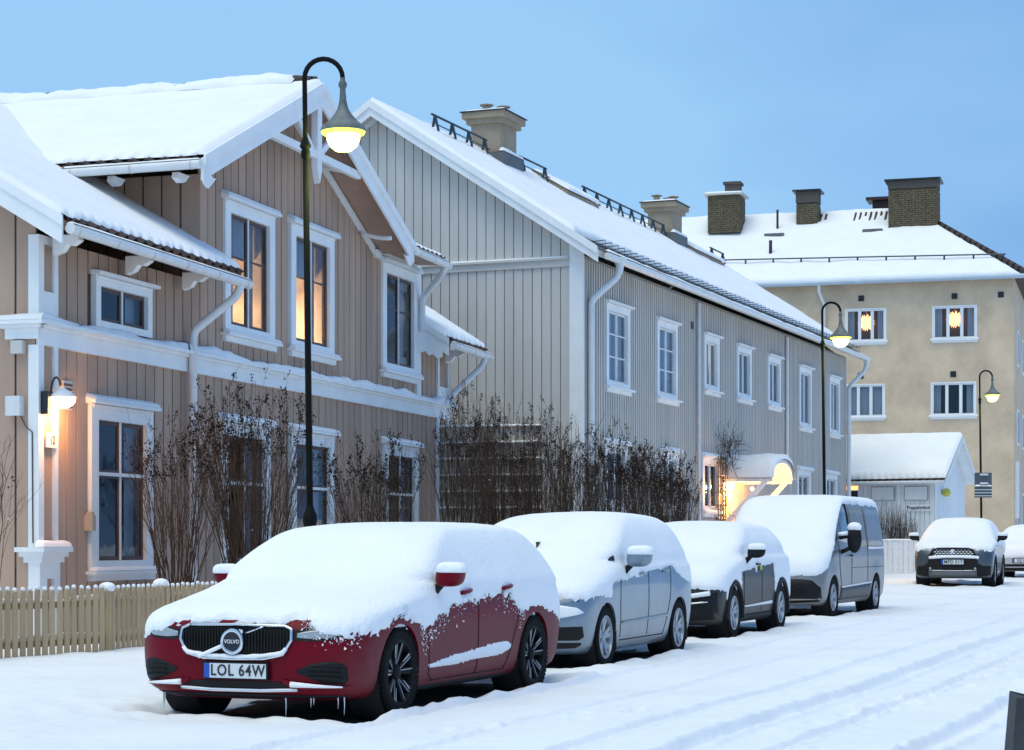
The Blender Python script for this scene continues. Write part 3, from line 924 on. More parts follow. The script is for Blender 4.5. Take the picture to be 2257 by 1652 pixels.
# ------------------------------------------------------------------ the grey two storey house
def grey_house():
    a = R(21.83)
    root = empty('timber_house', ((1262 - 1128.5) / 4500 * 42, 42.0, 0), R(90) - a,
                 'long grey two storey timber house with chimneys on its snowy roof', 'house')
    X0, X1, D, RY, RZ = 0.5, 25.4, 9.3, 4.65, 10.75
    EZ = 7.35; SL = (RZ - EZ) / (RY + 0.5)
    rz = lambda y: RZ - abs(y - RY) * SL
    big = [(2.0, 3.6, 4.70, 6.50), (5.57, 7.16, 4.70, 6.50), (19.2, 20.7, 4.75, 6.52), (23.1, 24.5, 4.75, 6.52)]
    sml = [(9.4, 10.75, 5.15, 6.52), (12.44, 13.85, 5.15, 6.52), (15.6, 17.0, 5.15, 6.52)]
    low = [(1.9, 3.4, 2.1, 3.46), (5.85, 7.25, 2.1, 3.46), (9.25, 10.8, 2.1, 3.46), (18.95, 20.6, 2.1, 3.48), (22.5, 24.1, 2.1, 3.48)]
    cas = big + sml + low
    cw = 0.16
    holes = [(c[0] + cw, c[1] - cw, c[2] + cw * .7, c[3] - cw) for c in cas]
    mb = wall_cells(X0, X1, 0.0, 7.32, holes, 0.0, 0.10)
    mb.box(X1 - .1, X1, 0.1, D, 0, 7.3).box(X0, X1, D - .1, D, 0, 7.3)
    mb.prism([(X1 - .1, .1, 7.3), (X1 - .1, D, 7.3), (X1 - .1, RY, RZ - .15)], (.09, 0, 0))
    wall = mb.build('front_wall', GREY_BACK, root)
    planks(wall, GREY, 'batten', X0 + .05, X1 - .05, 0.156, 0.088, 0.2, 7.25, cas, -0.035, 0.0, 0.004)
    gw = link('gable_wall', MB().add([(0, .031, 0), (-D, .031, 0), (-D, .031, 7.2), (-RY, .031, RZ - .15), (0, .031, 7.5)], [(0, 1, 2, 3, 4)]).mesh('gw'), GREY_BACK, root, (X0, 0, 0), (0, 0, R(-90)))
    planks(gw, GREY, 'plank', -D, -.24, 0.212, 0.020, 0.2, 7.08, (), 0, .03)
    planks(gw, GREY, 'plank', -D, -.24, 0.212, 0.020, 7.26, lambda x: rz(-x) - .16, (), 0, .03)
    bl = MB().box(X0 - .05, X0 - .001, .24, D, 7.08, 7.22).box(X0 - .11, X0 - .001, .24, D, 7.221, 7.26).build('belt_ledge', GREY_TRIM, root)
    snow_quad('ledge_snow', (X0 - .11, D, 7.26), (X0 - .11, .24, 7.26), (X0, .24, 7.27), (X0, D, 7.27), bl, th=0.035, res=0.06, edge=0.05, rounds='elr')
    MB().box(X0 - .04, X0 + .06, -.05, .24, 0, 7.55).build('corner_board', WHITE, root)
    MB().box(X1 - .06, X1 + .03, -.045, .10, 0, 7.3).build('corner_board', GREY_TRIM, root)
    # windows
    for i, u in enumerate(big + sml):
        n = i < 4
        window(root, *u, cw=cw, sw=0.045, sash=WHITE, trim=WHITE, bars=(0.36, 0.68) if i in (0, 1) else (), room='pale_panel' if i in (0, 1) else 'dark',  # pale panels added behind the first two windows stand in for bright reflections
               snow=False, cap=0.05, seed=40 + i, depth=.5)
    for i, u in enumerate(low):
        window(root, *u, cw=cw, sw=0.045, sash=WHITE, trim=WHITE, room='dark', cap=0.07, seed=60 + i, depth=.5)
    # hanging lamp seen through the third upper window
    hl = MB().lathe([(.02, .12), (.05, .1), (.17, .0), (.15, -.05), (.001, -.07)], (9.85, .30, 6.02), 14).build('ceiling_lamp', glow('ceiling_lamp_glow', (1.0, .82, .5), 6.0), root, True)
    # ---- roof
    mb = MB()
    slab(mb, (.12, -.5, EZ), (25.95, -.5, EZ), (25.95, RY, RZ), (.12, RY, RZ), .13)
    slab(mb, (.12, RY, RZ - .003), (25.95, RY, RZ - .003), (25.95, D + .5, EZ), (.12, D + .5, EZ), .13)
    roof = mb.build('roof', GREY_TRIM, root)
    plate = MB()
    slab(plate, (.2, -.53, EZ + .01), (25.9, -.53, EZ + .01), (25.9, .12, EZ + .01 + .65 * SL), (.2, .12, EZ + .01 + .65 * SL), .02)
    plate.build('eave_plate', mat('brown_sheet', (.10, .085, .065), .6, var=.25, scale=5), roof)
    snow_quad('roof_snow', (.08, .0, EZ + .335), (25.97, .0, EZ + .335), (25.97, RY + .05, RZ + .02), (.08, RY + .05, RZ + .02), roof, th=0.15, res=0.11, edge=0.12, rounds='elr', lumps=0.18, pull=0.06, seed=31)
    snow_quad('eave_snow', (.6, -.60, EZ + .0), (25.9, -.60, EZ + .0), (25.9, -.46, EZ + .05), (.6, -.46, EZ + .05), roof, th=0.03, res=0.06, edge=0.05, lumps=.9, seed=35)
    # snow guard: row of bent wires
    x = 0.75
    while x < 25.7:
        MB().tube([(x - .10, -.12, EZ + .27), (x, -.46, EZ + .10), (x + .02, -.44, EZ + .28), (x + .12, -.12, EZ + .28)], 0.011, 4, False).build('snow_guard_bar', IRON, roof)
        x += 0.42
    mb = MB()
    for (ya, yb, za, zb) in ((-.52, RY, EZ, RZ), (D + .52, RY, EZ, RZ)):
        rake_board(mb, (.11, ya, za), (.11, yb, zb), .27, 0, (-.04, 0, 0))
        rake_board(mb, (.069, ya, za + .06), (.069, yb, zb + .07), .16, 0, (-.05, 0, 0))
        rake_board(mb, (X0 - .03, ya + (.5 if ya < 0 else -.5), za + .5 * SL - .13), (X0 - .03, yb, zb - .13), .14, 0, (.03, 0, 0))
    mb.build('bargeboard', WHITE, roof)
    g = MB().tube([(.45, -.60, EZ - .10), (25.98, -.60, EZ - .06)], .075, 10).build('gutter', ZINC, roof, True, 50)
    def spout(pts, r=.06):
        q = [Vector(pts[0])]
        for i in range(1, len(pts) - 1):
            p, a0, b0 = Vector(pts[i]), Vector(pts[i - 1]), Vector(pts[i + 1])
            da, db = (a0 - p).normalized() * .12, (b0 - p).normalized() * .12
            for k in range(5):
                s = k / 4
                q.append((p + da) * (1 - s) ** 2 + p * 2 * s * (1 - s) + (p + db) * s ** 2)
        q.append(Vector(pts[-1]))
        return MB().tube(q, r, 10).build('downspout', ZINC, root, True, 60)
    spout([(1.25, -.60, EZ - .1), (1.22, -.58, EZ - .42), (.82, -.12, EZ - .95), (.82, -.12, .2)], .075)
    spout([(8.73, -.1, 7.2), (8.73, -.1, .2)], .05)
    spout([(17.5, -.1, 7.2), (17.5, -.1, 3.4)], .05)
    spout([(25.9, -.60, EZ - .1), (25.88, -.56, EZ - .45), (25.45, -.12, EZ - 1.0), (25.45, -.12, .3)], .07)
    for x in (1.25, 25.9):
        MB().lathe([(.06, -.28), (.09, -.1), (.15, .04), (.15, .06)], (x, -.60, EZ - .10), 10).build('rain_hopper', ZINC, roof, True, 50)
    # ridge walk: pipe on brackets, interrupted by chimneys and hatches
    for (xa, xb) in ((2.3, 5.5), (7.6, 9.5), (12.2, 19.5), (24.4, 26.0)):
        MB().tube([(xa, RY - .45, RZ + .17), (xb, RY - .45, RZ + .17)], .026, 6).build('ridge_rail', IRON, roof, True)
        MB().tube([(xa, RY - .55, RZ - .06), (xb, RY - .55, RZ - .06)], .014, 5).build('ridge_rail', IRON, roof, True)
        n = max(1, int((xb - xa) / 1.0))
        for k in range(n + 1):
            x = xa + .15 + (xb - xa - .3) * k / n
            MB().prism([(x, RY - .56, RZ - .18), (x, RY - .52, RZ - .18), (x, RY - .46, RZ + .06), (x, RY - .42, RZ - .08), (x, RY - .38, RZ - .08), (x, RY - .43, RZ + .19), (x, RY - .47, RZ + .19)], (.06, 0, 0)).build('rail_bracket', IRON, roof)
    # hatches
    for (xa, xb) in ((9.6, 12.0), (21.0, 24.2)):
        ya = RY - 1.0
        mb = MB().hexa([(xa, ya, rz(ya) - .1), (xb, ya, rz(ya) - .1), (xb, RY, rz(RY) - .1), (xa, RY, rz(RY) - .1)],
                       [(xa, ya, rz(ya) + .26), (xb, ya, rz(ya) + .26), (xb, RY, rz(RY) + .22), (xa, RY, rz(RY) + .22)])
        h = mb.build('roof_hatch', STUCCO, roof)
        snow_quad('hatch_snow', (xa - .04, ya - .05, rz(ya) + .26), (xb + .04, ya - .05, rz(ya) + .26), (xb + .04, RY, rz(RY) + .22), (xa - .04, RY, rz(RY) + .22), h, th=.08, res=.08, edge=.1, seed=xa)
    # chimneys
    for (x, zt, pots) in ((6.45, 11.68, ((-.1, .15, 1), (.25, -.15, 1))), (20.2, 11.65, ((-.2, .2, 1), (.0, -.05, 0), (.22, -.2, 1)))):
        y = RY - .25
        c = MB().box(x - .52, x + .52, y - .38, y + .38, 10.0, zt - .27).build('chimney', STUCCO, roof)
        mb = MB().box(x - .62, x + .62, y - .47, y + .47, zt - .27, zt - .15).box(x - .70, x + .70, y - .55, y + .55, zt - .149, zt)
        mb.build('chimney_cap', STUCCO, c)
        MB().box(x - .74, x + .74, y - .59, y + .59, zt + .001, zt + .025).build('cap_sheet', BLACK, c)
        snow_quad('cap_snow', (x - .7, y - .56, zt + .025), (x + .7, y - .56, zt + .025), (x + .7, y + .56, zt + .025), (x - .7, y + .56, zt + .025), c, th=.05, res=.08, edge=.12)
        for (px, py, hat) in pots:
            mb = MB().lathe([(.10, 0), (.10, .2), (.001, .2)], (x + px, y + py, zt + .02), 10)
            if hat: mb.lathe([(.17, .24), (.17, .26), (.001, .30)], (x + px, y + py, zt + .02), 10).lathe([(.03, .2), (.03, .26)], (x + px, y + py, zt + .02), 6)
            mb.build('chimney_pot', STUCCO, c, True, 40)
        MB().box(x - .66, x + .66, y - .52, y + .5, 10.0, 10.70).build('chimney_flashing', mat('grey_flashing', (.12, .125, .13), .5), c)
        snow_quad('flashing_snow', (x - .68, y - .54, 10.70), (x + .68, y - .54, 10.70), (x + .68, y - .36, 10.72), (x - .68, y - .36, 10.72), c, th=.10, res=.06, edge=.1, seed=x)
    # wall vents
    for (x, z) in ((8.35, 6.62), (17.7, 6.4)):
        MB().box(x - .09, x + .09, -.05, -.036, z - .09, z + .09).build('wall_vent', BLACK, root)
    # ---- porch canopy: barrel roof on slanting struts
    x0, x1, pz = 11.0, 13.2, 2.98
    cx, hw, rise, dp = (x0 + x1) / 2, (x1 - x0) / 2, 0.50, 1.35
    prof = []
    for k in range(17):
        f = -1 + 2 * k / 16
        prof.append((cx + hw * f, pz + rise * math.sqrt(max(0, 1 - abs(f) ** 2.2)) + .0))
    mb = MB(); vs = []; fs = []
    for (y, off) in ((-dp, 0), (-.03, 0)):
        for (x, z) in prof: vs.append((x, y, z))
    for (y, off) in ((-dp, 0), (-.03, 0)):
        for (x, z) in prof: vs.append((cx + (x - cx) * .94, y, pz + (z - pz) * .86 - .02))
    n = len(prof)
    for i in range(n - 1):
        fs += [(i, i + 1, n + i + 1, n + i), (2 * n + i, 3 * n + i, 3 * n + i + 1, 2 * n + i + 1), (i, 2 * n + i, 2 * n + i + 1, i + 1)]
    mb.add(vs, fs)
    po = mb.build('porch_canopy', WHITE, root, True, 40)
    rows = []
    for j in range(15):
        y = -dp - .06 + (dp + .0) * j / 14
        row = []
        for k in range(41):
            f = -1 + 2 * k / 40
            zz = pz + rise * math.sqrt(max(0, 1 - abs(f) ** 2.2))
            e = min(1, (j / 14 * dp) / .12, (1 - abs(f)) / .08)
            h = .13 * math.sqrt(max(0, e * (2 - e))) * (1 + .25 * fbm((f * 2, y * 2, 3), 1.5, 3))
            row.append((cx + (hw + .03 + h * .35) * f, y - h * .4 * (1 if j < 3 else 0), zz + h + .01))
        rows.append(row)
    link('porch_snow', grid_mesh('porch_snow', rows), SNOW, po)
    for x in (x0 + .08, x1 - .08):
        MB().box(x - .05, x + .05, -dp + .02, -.03, pz - .10, pz - .015).build('porch_beam', WHITE, po)
        MB().prism([(x - .04, -dp + .12, pz - .10), (x - .04, -dp + .30, pz - .10), (x - .04, -.03, pz - 1.15), (x - .04, -.03, pz - 1.35)], (.08, 0, 0)).build('porch_strut', WHITE, po)
    MB().box(cx - .55, cx + .55, -.06, 0.0, .4, 2.75).box(cx - .45, cx + .45, -.08, -.061, .5, 2.65).build('porch_door', GREY_TRIM, root)
    lb = MB().ball((x0 + .05, -.28, pz - .22), .07, 10, 6).build('porch_bulb', glow('porch_glow', (1.0, .62, .22), 40.0), root, True)
    lamp_light('porch_light', (x0 + .25, -.45, pz - .28), (1.0, .42, .08), 170, .08, root)
    MB().ball((x1 - .25, -.3, pz - .22), .05, 8, 5).build('porch_bulb', glow('porch_glow2', (1.0, .68, .28), 12.0), root, True)
    return root

def star_lamp(name, loc, rz, label, r=.34):
    root = empty(name, loc, rz, label, 'lamp', 'paper star lamps in the ochre house')
    mb = MB().ball((0, 0, 0), r * .68, 14, 9)
    for i in range(60):
        z = 1 - 2 * (i + .5) / 60; t = i * 2.39996
        q = math.sqrt(1 - z * z); d = Vector((q * math.cos(t), q * math.sin(t), z))
        mb.tube([d * r * .5, d * r], [r * .17, .004], 4, False)
    mb.build('star_shade', glow('star_glow', (1.0, .50, .20), 2.2), root)
    MB().tube([(0, 0, r * .9), (0, 0, r + .35)], .01, 4).build('cord', WHITE, root)

def ochre_house():
    a = R(106.8)
    root = empty('apartment_house', (10.25, 80.7, 0), R(90) - a, 'ochre rendered apartment house with brick chimneys and hipped snowy roof', 'building')
    XL, XR, EZ, D = -13.0, 9.33, 11.50, 10.0
    win = [(2.9, 4.5, 9.2, 10.5), (6.25, 7.95, 9.2, 10.5), (2.85, 4.45, 6.25, 7.55), (6.2, 7.92, 6.25, 7.55), (2.9, 4.4, 3.2, 4.5)]
    cw = .05
    holes = [(c[0] + cw, c[1] - cw, c[2] + cw * .7, c[3] - cw) for c in win]
    mb = wall_cells(XL, XR, 0, EZ, holes, 0, .25)
    mb.box(XL, XR, D - .2, D, 0, EZ).box(XL, XL + .2, .25, D - .2, 0, EZ)
    wall_cells(.25, D - .2, 0, EZ, [], 0, .01, MB())
    mb.box(XR - .25, XR, .25, D - .2, 0, EZ)
    wall = mb.build('wall', YELLOW, root)
    for i, w in enumerate(win):
        window(root, *w, cw=cw, sw=.06, sash=WHITE, trim=WHITE, v=(.345, .67), room='pale_panel' if i == 2 else 'dark', cap=0, proud=.012, snow=(i != 9), sill=True, seed=80 + i, depth=1.0)
    for y in (2.2, 6.0):                                   # windows of the side wall
        for z in (8.3, 5.2, 2.0):
            f = MB().box(XR - .02, XR + .03, y, y + 1.3, z, z + 1.4).build('window', WHITE, root)
            board('pane', mat('dark_pane', (.03, .035, .045), .1), f, XR + .02, XR + .04, y + .1, y + 1.2, z + .1, z + 1.3)
    MB().box(XR + .001, XR + .10, 0.9, 1.9, 2.3, 4.5).build('wall_cabinet', WHITE, root)
    for (x, z) in ((3.53, 10.89), (7.1, 10.85), (8.84, 10.85), (3.51, 7.87), (7.05, 7.85)):
        MB().box(x - .11, x + .11, -.02, 0, z - .11, z + .11).build('wall_vent', BLACK, root)
    # hipped roof
    ov = .45; RYY, RZ = 5.0, 15.0
    A = [(XL - ov, -ov, EZ), (XR + ov, -ov, EZ), (XR + ov, D + ov, EZ), (XL - ov, D + ov, EZ)]
    r0, r1 = (XL + 5, RYY, RZ), (4.95, RYY, RZ)
    mb = MB().add(A + [r0, r1], [(0, 1, 5, 4), (1, 2, 5), (2, 3, 4, 5), (3, 0, 4), (3, 2, 1, 0)])
    roof = mb.build('roof', TILE, root)
    SLF = (RZ - EZ) / (RYY + ov)
    snow_quad('roof_snow', (XL - ov, -ov - .02, EZ + .02), (XR + ov - .1, -ov - .02, EZ + .02), (4.95, RYY, RZ + .02), (XL + 5, RYY, RZ + .02), roof, th=.17, res=.2, edge=.2, rounds='er', lumps=.25, seed=51)
    snow_quad('roof_snow', (XR + ov, -ov + .1, EZ + .02), (XR + ov, D + ov, EZ + .02), (4.95, RYY + .05, RZ + .02), (4.95, RYY - .05, RZ + .02), roof, th=.15, res=.2, edge=.2, rounds='el', lumps=.25, seed=52)
    nt = 22
    for i in range(nt):                                    # hip tiles standing out of the snow
        f0, f1 = i / nt, (i + .75) / nt
        p, q = Vector(A[1]).lerp(Vector(r1), f0), Vector(A[1]).lerp(Vector(r1), f1)
        MB().tube([p + Vector((0, 0, .13)), q + Vector((0, 0, .15))], [.12, .10], 7).build('hip_tile', TILE, roof, True, 50)
    for i in range(16):                                    # bare tile ribs below the ridge
        x = .9 + i * .21 + (1.0 if i > 3 else 0)
        l = .25 + .45 * rnd.random() + (.3 if i > 10 else 0)
        ya = RYY - .35 - l
        MB().tube([(x, ya, EZ + SLF * (ya + ov) + .19), (x, ya + l, EZ + SLF * (ya + l + ov) + .20)], .05, 5).build('bare_tile_rib', mat('rib_brown', (.06, .03, .028), .7), roof)
    MB().tube([(XL, -ov - .06, EZ - .02), (XR + ov, -ov - .06, EZ - .02)], .09, 8).build('gutter', mat('pale_gutter', (.42, .52, .62), .4), roof, True, 50)
    MB().tube([(1.95, -ov - .04, EZ - .05), (1.95, -ov, EZ - .35), (2.1, -.1, EZ - .8), (2.1, -.1, .5)], .06, 8).build('downspout', ZINC, root, True, 60)
    # snow rail near the eave
    yr = .9; zr = EZ + SLF * (yr + ov) + .22
    MB().tube([(-2.5, yr, zr + .16), (9.0, yr - .4, zr - .12)], .03, 5).build('snow_rail', IRON, roof)
    for k in range(11):
        x = -2.3 + k * 1.12; f = (x + 2.5) / 11.5
        MB().tube([(x, yr - .4 * f, zr - .28 * f - .15), (x, yr - .4 * f, zr + .17 - .28 * f)], .035, 4).build('rail_post', IRON, roof)
    # chimneys of brick
    def chimney(x0, x1, y0, y1, z0, z1, topless=False, rend=0.0):
        c = MB().box(x0 + .02, x1 - .02, y0 + .02, y1 - .02, z0, z1).build('chimney', MORTAR, roof)
        mb = MB(); bl, bh = .27, .085; z = z0; k = 0
        while z + bh < z1 - rend:
            for (face) in ('f', 's'):
                L = (x1 - x0) if face == 'f' else (y1 - y0)
                s = -bl / 2 * (k % 2)
                while s < L:
                    p, q = max(s, 0) + .008, min(s + bl, L) - .008
                    s += bl
                    if q - p < .04: continue
                    j = rnd.uniform(-.006, .01)
                    if face == 'f': mb.box(x0 + p, x0 + q, y0 - .012 - j, y0 + .03, z, z + bh - .014)
                    else: mb.box(x1 - .03, x1 + .012 + j, y0 + p, y0 + q, z + .001, z + bh - .015)
            z += bh; k += 1
        b = mb.build('bricks', BRICK, c)
        b['kind'] = 'stuff'
        if rend: MB().box(x0 - .012, x1 + .012, y0 - .012, y1 + .012, z1 - rend, z1).build('render_band', mat('dark_render', (.10, .085, .075), .9, var=.2), c)
        MB().box(x0 - .14, x1 + .14, y0 - .14, y1 + .14, z1 + .001, z1 + .07).build('cap_slab', BLACK if topless else GREY_TRIM, c)
        if not topless: snow_quad('cap_snow', (x0 - .14, y0 - .14, z1 + .07), (x1 + .14, y0 - .14, z1 + .07), (x1 + .14, y1 + .14, z1 + .07), (x0 - .14, y1 + .14, z1 + .07), c, th=.08, res=.1, edge=.12)
        return c
    c = chimney(-3.2, -1.85, 3.2, 4.4, 14.2, 15.75)
    MB().box(-2.55, -1.95, 3.6, 4.2, 15.82, 16.25).box(-2.62, -1.88, 3.53, 4.27, 16.251, 16.36).build('chimney_flue', mat('dark_render', (.10, .085, .075), .9), c)
    chimney(.37, 1.25, 3.9, 4.8, 14.3, 15.85, True, .45)
    chimney(4.2, 6.15, 3.3, 4.5, 13.4, 15.98, True, .30)
    c = MB().box(3.2, 4.0, 6.4, 7.2, 14.0, 15.75).box(2.95, 4.2, 6.2, 7.4, 15.751, 15.88).build('chimney', mat('dark_red_metal', (.06, .02, .022), .5), roof)
    MB().tube([(-.35, 3.6, 14.2), (-.35, 3.6, 15.1)], .05, 6).build('vent_pipe', mat('dark_red_metal', (.06, .02, .022), .5), roof)
    MB().tube([(-.3, 1.6, 12.7), (-.3, 1.6, 13.55)], .07, 6).build('vent_pipe', mat('dark_red_metal', (.06, .02, .022), .5), roof)
    for x in (-.4, 3.6):
        MB().box(x - .4, x + .4, 3.0, 3.5, 13.5, 14.05).build('roof_light', mat('grey_flashing', (.12, .125, .13), .5), roof)
    mw = Matrix.Translation(root.location) @ root.rotation_euler.to_matrix().to_4x4()
    star_lamp('star_lamp', mw @ Vector((3.68, .40, 9.98)), 0, 'orange paper star lamp in the left top window of the ochre house')
    star_lamp('star_lamp', mw @ Vector((7.08, .40, 10.0)), 0, 'orange paper star lamp in the right top window of the ochre house')
    return root

def shed():
    a = R(120)
    root = empty('shed', ((2060 - 1128.5) / 4500 * 66, 66.0, gz(66)), R(90) - a, 'white boarded shed with snowy saddle roof and street name sign', 'shed')
    XL, D, EZ, RZ = -5.0, 3.1, 3.12, 4.42
    mb = MB().box(XL, 0, 0.02, .1, 0, EZ).box(-.08, 0, .1, D, 0, EZ).box(XL, 0, D, D + .05, 0, EZ)
    mb.prism([(-.08, .02, EZ), (-.08, D, EZ), (-.08, D / 2, RZ - .1)], (.08, 0, 0))
    w = mb.build('wall', SHEDW, root)
    planks(w, SHEDW, 'plank', XL, 0.0, .16, .012, 0, EZ - .02, [(-3.5, -2.55, 2.2, 2.82), (-2.15, -1.35, 2.28, 2.76), (-1.02, -.22, 2.28, 2.76)], -.015, .02)
    gs = link('gable_boards', MB().box(0.02, D - .02, -.001, .0, 0, EZ).mesh('gb'), SHEDW, root, (0.001, 0, 0), (0, 0, R(90)))
    planks(gs, SHEDW, 'plank', 0, D, .16, .010, 0, lambda x: EZ + (RZ - EZ) * (1 - abs(x - D / 2) / (D / 2)) - .1, (), -.02, 0)
    for (x0, x1) in ((-2.15, -1.35), (-1.02, -.22)):
        f = MB().box(x0, x1, -.035, .0, 2.28, 2.76).build('shutter_frame', mat('shutter_teal', (.34, .44, .47), .6), root)
        board('shutter_panel', SHEDW, f, x0 + .03, x1 - .03, -.042, -.034, 2.31, 2.73)
    f = MB().box(-3.5, -2.55, -.03, .0, 2.2, 2.82).build('lit_window', WHITE, root)
    for (x0, x1) in ((-3.45, -3.08), (-2.97, -2.6)):
        board('pane', mat('dark_pane', (.03, .035, .045), .1), f, x0, x1, -.04, -.029, 2.24, 2.62)
    board('lit_pane', glow('shed_window_glow', (1.0, .45, .12), 1.6), f, -3.45, -2.6, -.041, -.029, 2.66, 2.78)
    sl = (RZ - EZ) / (D / 2)
    mb = MB()
    slab(mb, (XL, -.22, EZ - .22 * sl), (.42, -.22, EZ - .22 * sl), (.42, D / 2, RZ), (XL, D / 2, RZ), .08)
    slab(mb, (XL, D / 2, RZ - .002), (.42, D / 2, RZ - .002), (.42, D + .22, EZ - .22 * sl), (XL, D + .22, EZ - .22 * sl), .08)
    r = mb.build('roof', WHITE, root)
    tiles_row(r, (XL, -.22, EZ - .22 * sl), (.42, -.22, EZ - .22 * sl), (0, 1, sl), .24)
    snow_quad('roof_snow', (XL, -.24, EZ - .22 * sl + .06), (.44, -.24, EZ - .22 * sl + .06), (.44, D / 2, RZ + .03), (XL, D / 2, RZ + .03), r, th=.12, res=.06, edge=.1, rounds='er', wave=.9, wper=.24, seed=71)
    mb = MB()
    for (ya, yb) in ((-.23, D / 2), (D + .23, D / 2)):
        rake_board(mb, (.42, ya, EZ - .23 * sl), (.42, yb, RZ), .18, 0, (.03, 0, 0))
    mb.build('bargeboard', SHEDW, r)
    MB().tube([(XL, -.29, EZ - .22 * sl - .06), (.4, -.29, EZ - .22 * sl - .06)], .05, 8).build('gutter', ZINC, r, True)
    mw = Matrix.Translation(root.location) @ root.rotation_euler.to_matrix().to_4x4()
    sg = empty('street_sign', mw @ Vector((-.52, -.07, 2.05)), root.rotation_euler.z, 'white street name sign reading Poppelgränd on the shed', 'sign')
    MB().box(-.42, .42, 0, .02, -.11, .11).build('plate', WHITE, sg)
    text_mesh('lettering', 'Poppelgränd', .155, mat('sign_navy', (.01, .02, .06), .5), sg, (0, -.004, 0), (R(90), 0, 0), bold=.003)
    yl = empty('shed_lamp', mw @ Vector((.17, .7, 2.55)), 0, 'round yellow lamp on the gable of the white shed', 'lamp')
    MB().ball((0, 0, 0), .14, 12, 8).build('globe', mat('yellow_globe', (.55, .55, .08), .4), yl, True)
    MB().box(-.05, .05, 0.02, .2, -.05, .05).build('mount', WHITE, yl)
    return root

# ------------------------------------------------------------------ street furniture
def street_lamp(x, y, label, h=6.15):
    root = empty('street_lamp', (x - .02, y, gz(y) - .03), 0, label, 'street lamp', 'green iron street lamps along the street')
    root.rotation_euler = (0, R(-.7), 0)
    post = mat('lamp_post_paint', (.005, .006, .006), .7, var=.2, spec=.15)
    MB().lathe([(.062, 0), (.062, 1.45), (.072, 1.5), (.072, 1.56), (.045, 1.62), (.036, 1.66)], (0, 0, 0), 14).build('base_sleeve', post, root, True, 40)
    MB().tube([(0, 0, 1.6), (0, 0, 5.2)], [.034, .030], 12).build('post', post, root, True)
    MB().lathe([(.03, -.13), (.044, -.10), (.046, -.05), (.036, -.035), (.060, .0), (.038, .05), (.026, .09)], (0, 0, 5.25), 14).build('collar', post, root, True, 50)
    pts = [(0, 0, 5.3), (0, 0, 5.75)]
    for k in range(13):
        an = math.pi * (1 - k / 12)
        pts.append((.19 + .19 * math.cos(an), 0, 5.93 + .19 * math.sin(an)))
    MB().tube(pts, .025, 10).build('gooseneck', post, root, True)
    cx = .38
    MB().lathe([(.024, 5.93), (.026, 5.90), (.042, 5.875), (.044, 5.85), (.028, 5.82), (.030, 5.78), (.036, 5.70), (.054, 5.62), (.09, 5.56), (.15, 5.49), (.205, 5.45), (.225, 5.42), (.228, 5.39), (.19, 5.385)], (cx, 0, 0), 24).build('lamp_shade', mat('shade_patina', (.13, .15, .15), .6, var=.5, scale=6), root, True, 60)
    MB().lathe([(.222, 5.388), (.21, 5.365), (.17, 5.355)], (cx, 0, 0), 24).build('lens_ring', glow('lamp_ring_glow', (.85, .90, .10), 1.0), root, True)
    MB().lathe([(.172, 5.375), (.165, 5.31), (.135, 5.245), (.08, 5.20), (.001, 5.185)], (cx, 0, 0), 24).build('globe', glow('lamp_globe_glow', (1.0, .95, .30), 3.2), root, True)
    lamp_light('lamp_glow', (cx - .1, -.02, 5.08), (.85, 1.0, .12), 11.0, .10, root)
    return root

def fence():
    root = empty('picket_fence', (-5.34, 21.3, gz(21)), 0, 'beige picket fence in front of the tan house, half behind the red car', 'fence')
    O = Vector((-5.34, 21.3))
    P = [Vector((-6.6, 19.4)), Vector((-5.36, 21.2)), Vector((-4.50, 22.6)), Vector((-4.06, 23.9)), Vector((-3.50, 25.2)), Vector((-2.4, 28.6))]
    hp = .86
    for (a, b) in zip(P, P[1:]):
        d = (b - a); L = d.length; an = math.atan2(d.y, d.x); d.normalize(); nrm = Vector((d.y, -d.x))
        n = int(L / .108)
        for i in range(n):
            p = a + d * ((i + .5) * L / n)
            me = bpy.data.meshes.get('picket_mesh')
            if me is None:
                w, t = .034, .011
                mb = MB().prism([(-w, -t, 0), (w, -t, 0), (w, -t, hp - .05), (w * .45, -t, hp - .008), (0, -t, hp), (-w * .45, -t, hp - .008), (-w, -t, hp - .05)], (0, 2 * t, 0))
                me = mb.mesh('picket_mesh'); me.materials.append(FENCE)
            k = link('picket', me, None, root, (p.x - O.x, p.y - O.y, rnd.uniform(-.012, .008) - .08), (0, rnd.uniform(-.012, .012), an))
            if p.y < 26:
                ms = bpy.data.meshes.get('picket_snow_mesh')
                if ms is None:
                    ms = MB().ball((0, 0, hp - .01), .03, 8, 5, (1.0, .7, .8)).mesh('picket_snow_mesh', True); ms.materials.append(SNOW)
                link('picket_snow', ms, None, k)
        for z in (.14, .55):
            q0, q1 = a - nrm * .035, b - nrm * .035
            r = MB().prism([(q0.x - O.x, q0.y - O.y, z), (q1.x - O.x, q1.y - O.y, z), (q1.x - O.x, q1.y - O.y, z + .07), (q0.x - O.x, q0.y - O.y, z + .07)], (-nrm.x * .03, -nrm.y * .03, 0)).build('rail', FENCE, root)
            e0, e1 = q0 - nrm * .03, q1 - nrm * .03
            snow_quad('rail_snow', (q0.x - O.x, q0.y - O.y, z + .07), (q1.x - O.x, q1.y - O.y, z + .07), (e1.x - O.x, e1.y - O.y, z + .07), (e0.x - O.x, e0.y - O.y, z + .07), r, th=.05, res=.03, edge=.02, lumps=1.2)
    for (q, hh) in ((P[2] + Vector((.0, .10)), .74), (P[3] + Vector((-.06, .06)), .76)):
        x, y = q.x - O.x, q.y - O.y
        p = MB().box(x - .05, x + .05, y - .05, y + .05, 0, hh).build('post', FENCE, root)
        MB().ball((x, y, hh + .02), .095, 12, 7, (1, 1, .62)).build('post_snow', SNOW, p, True)
    return root

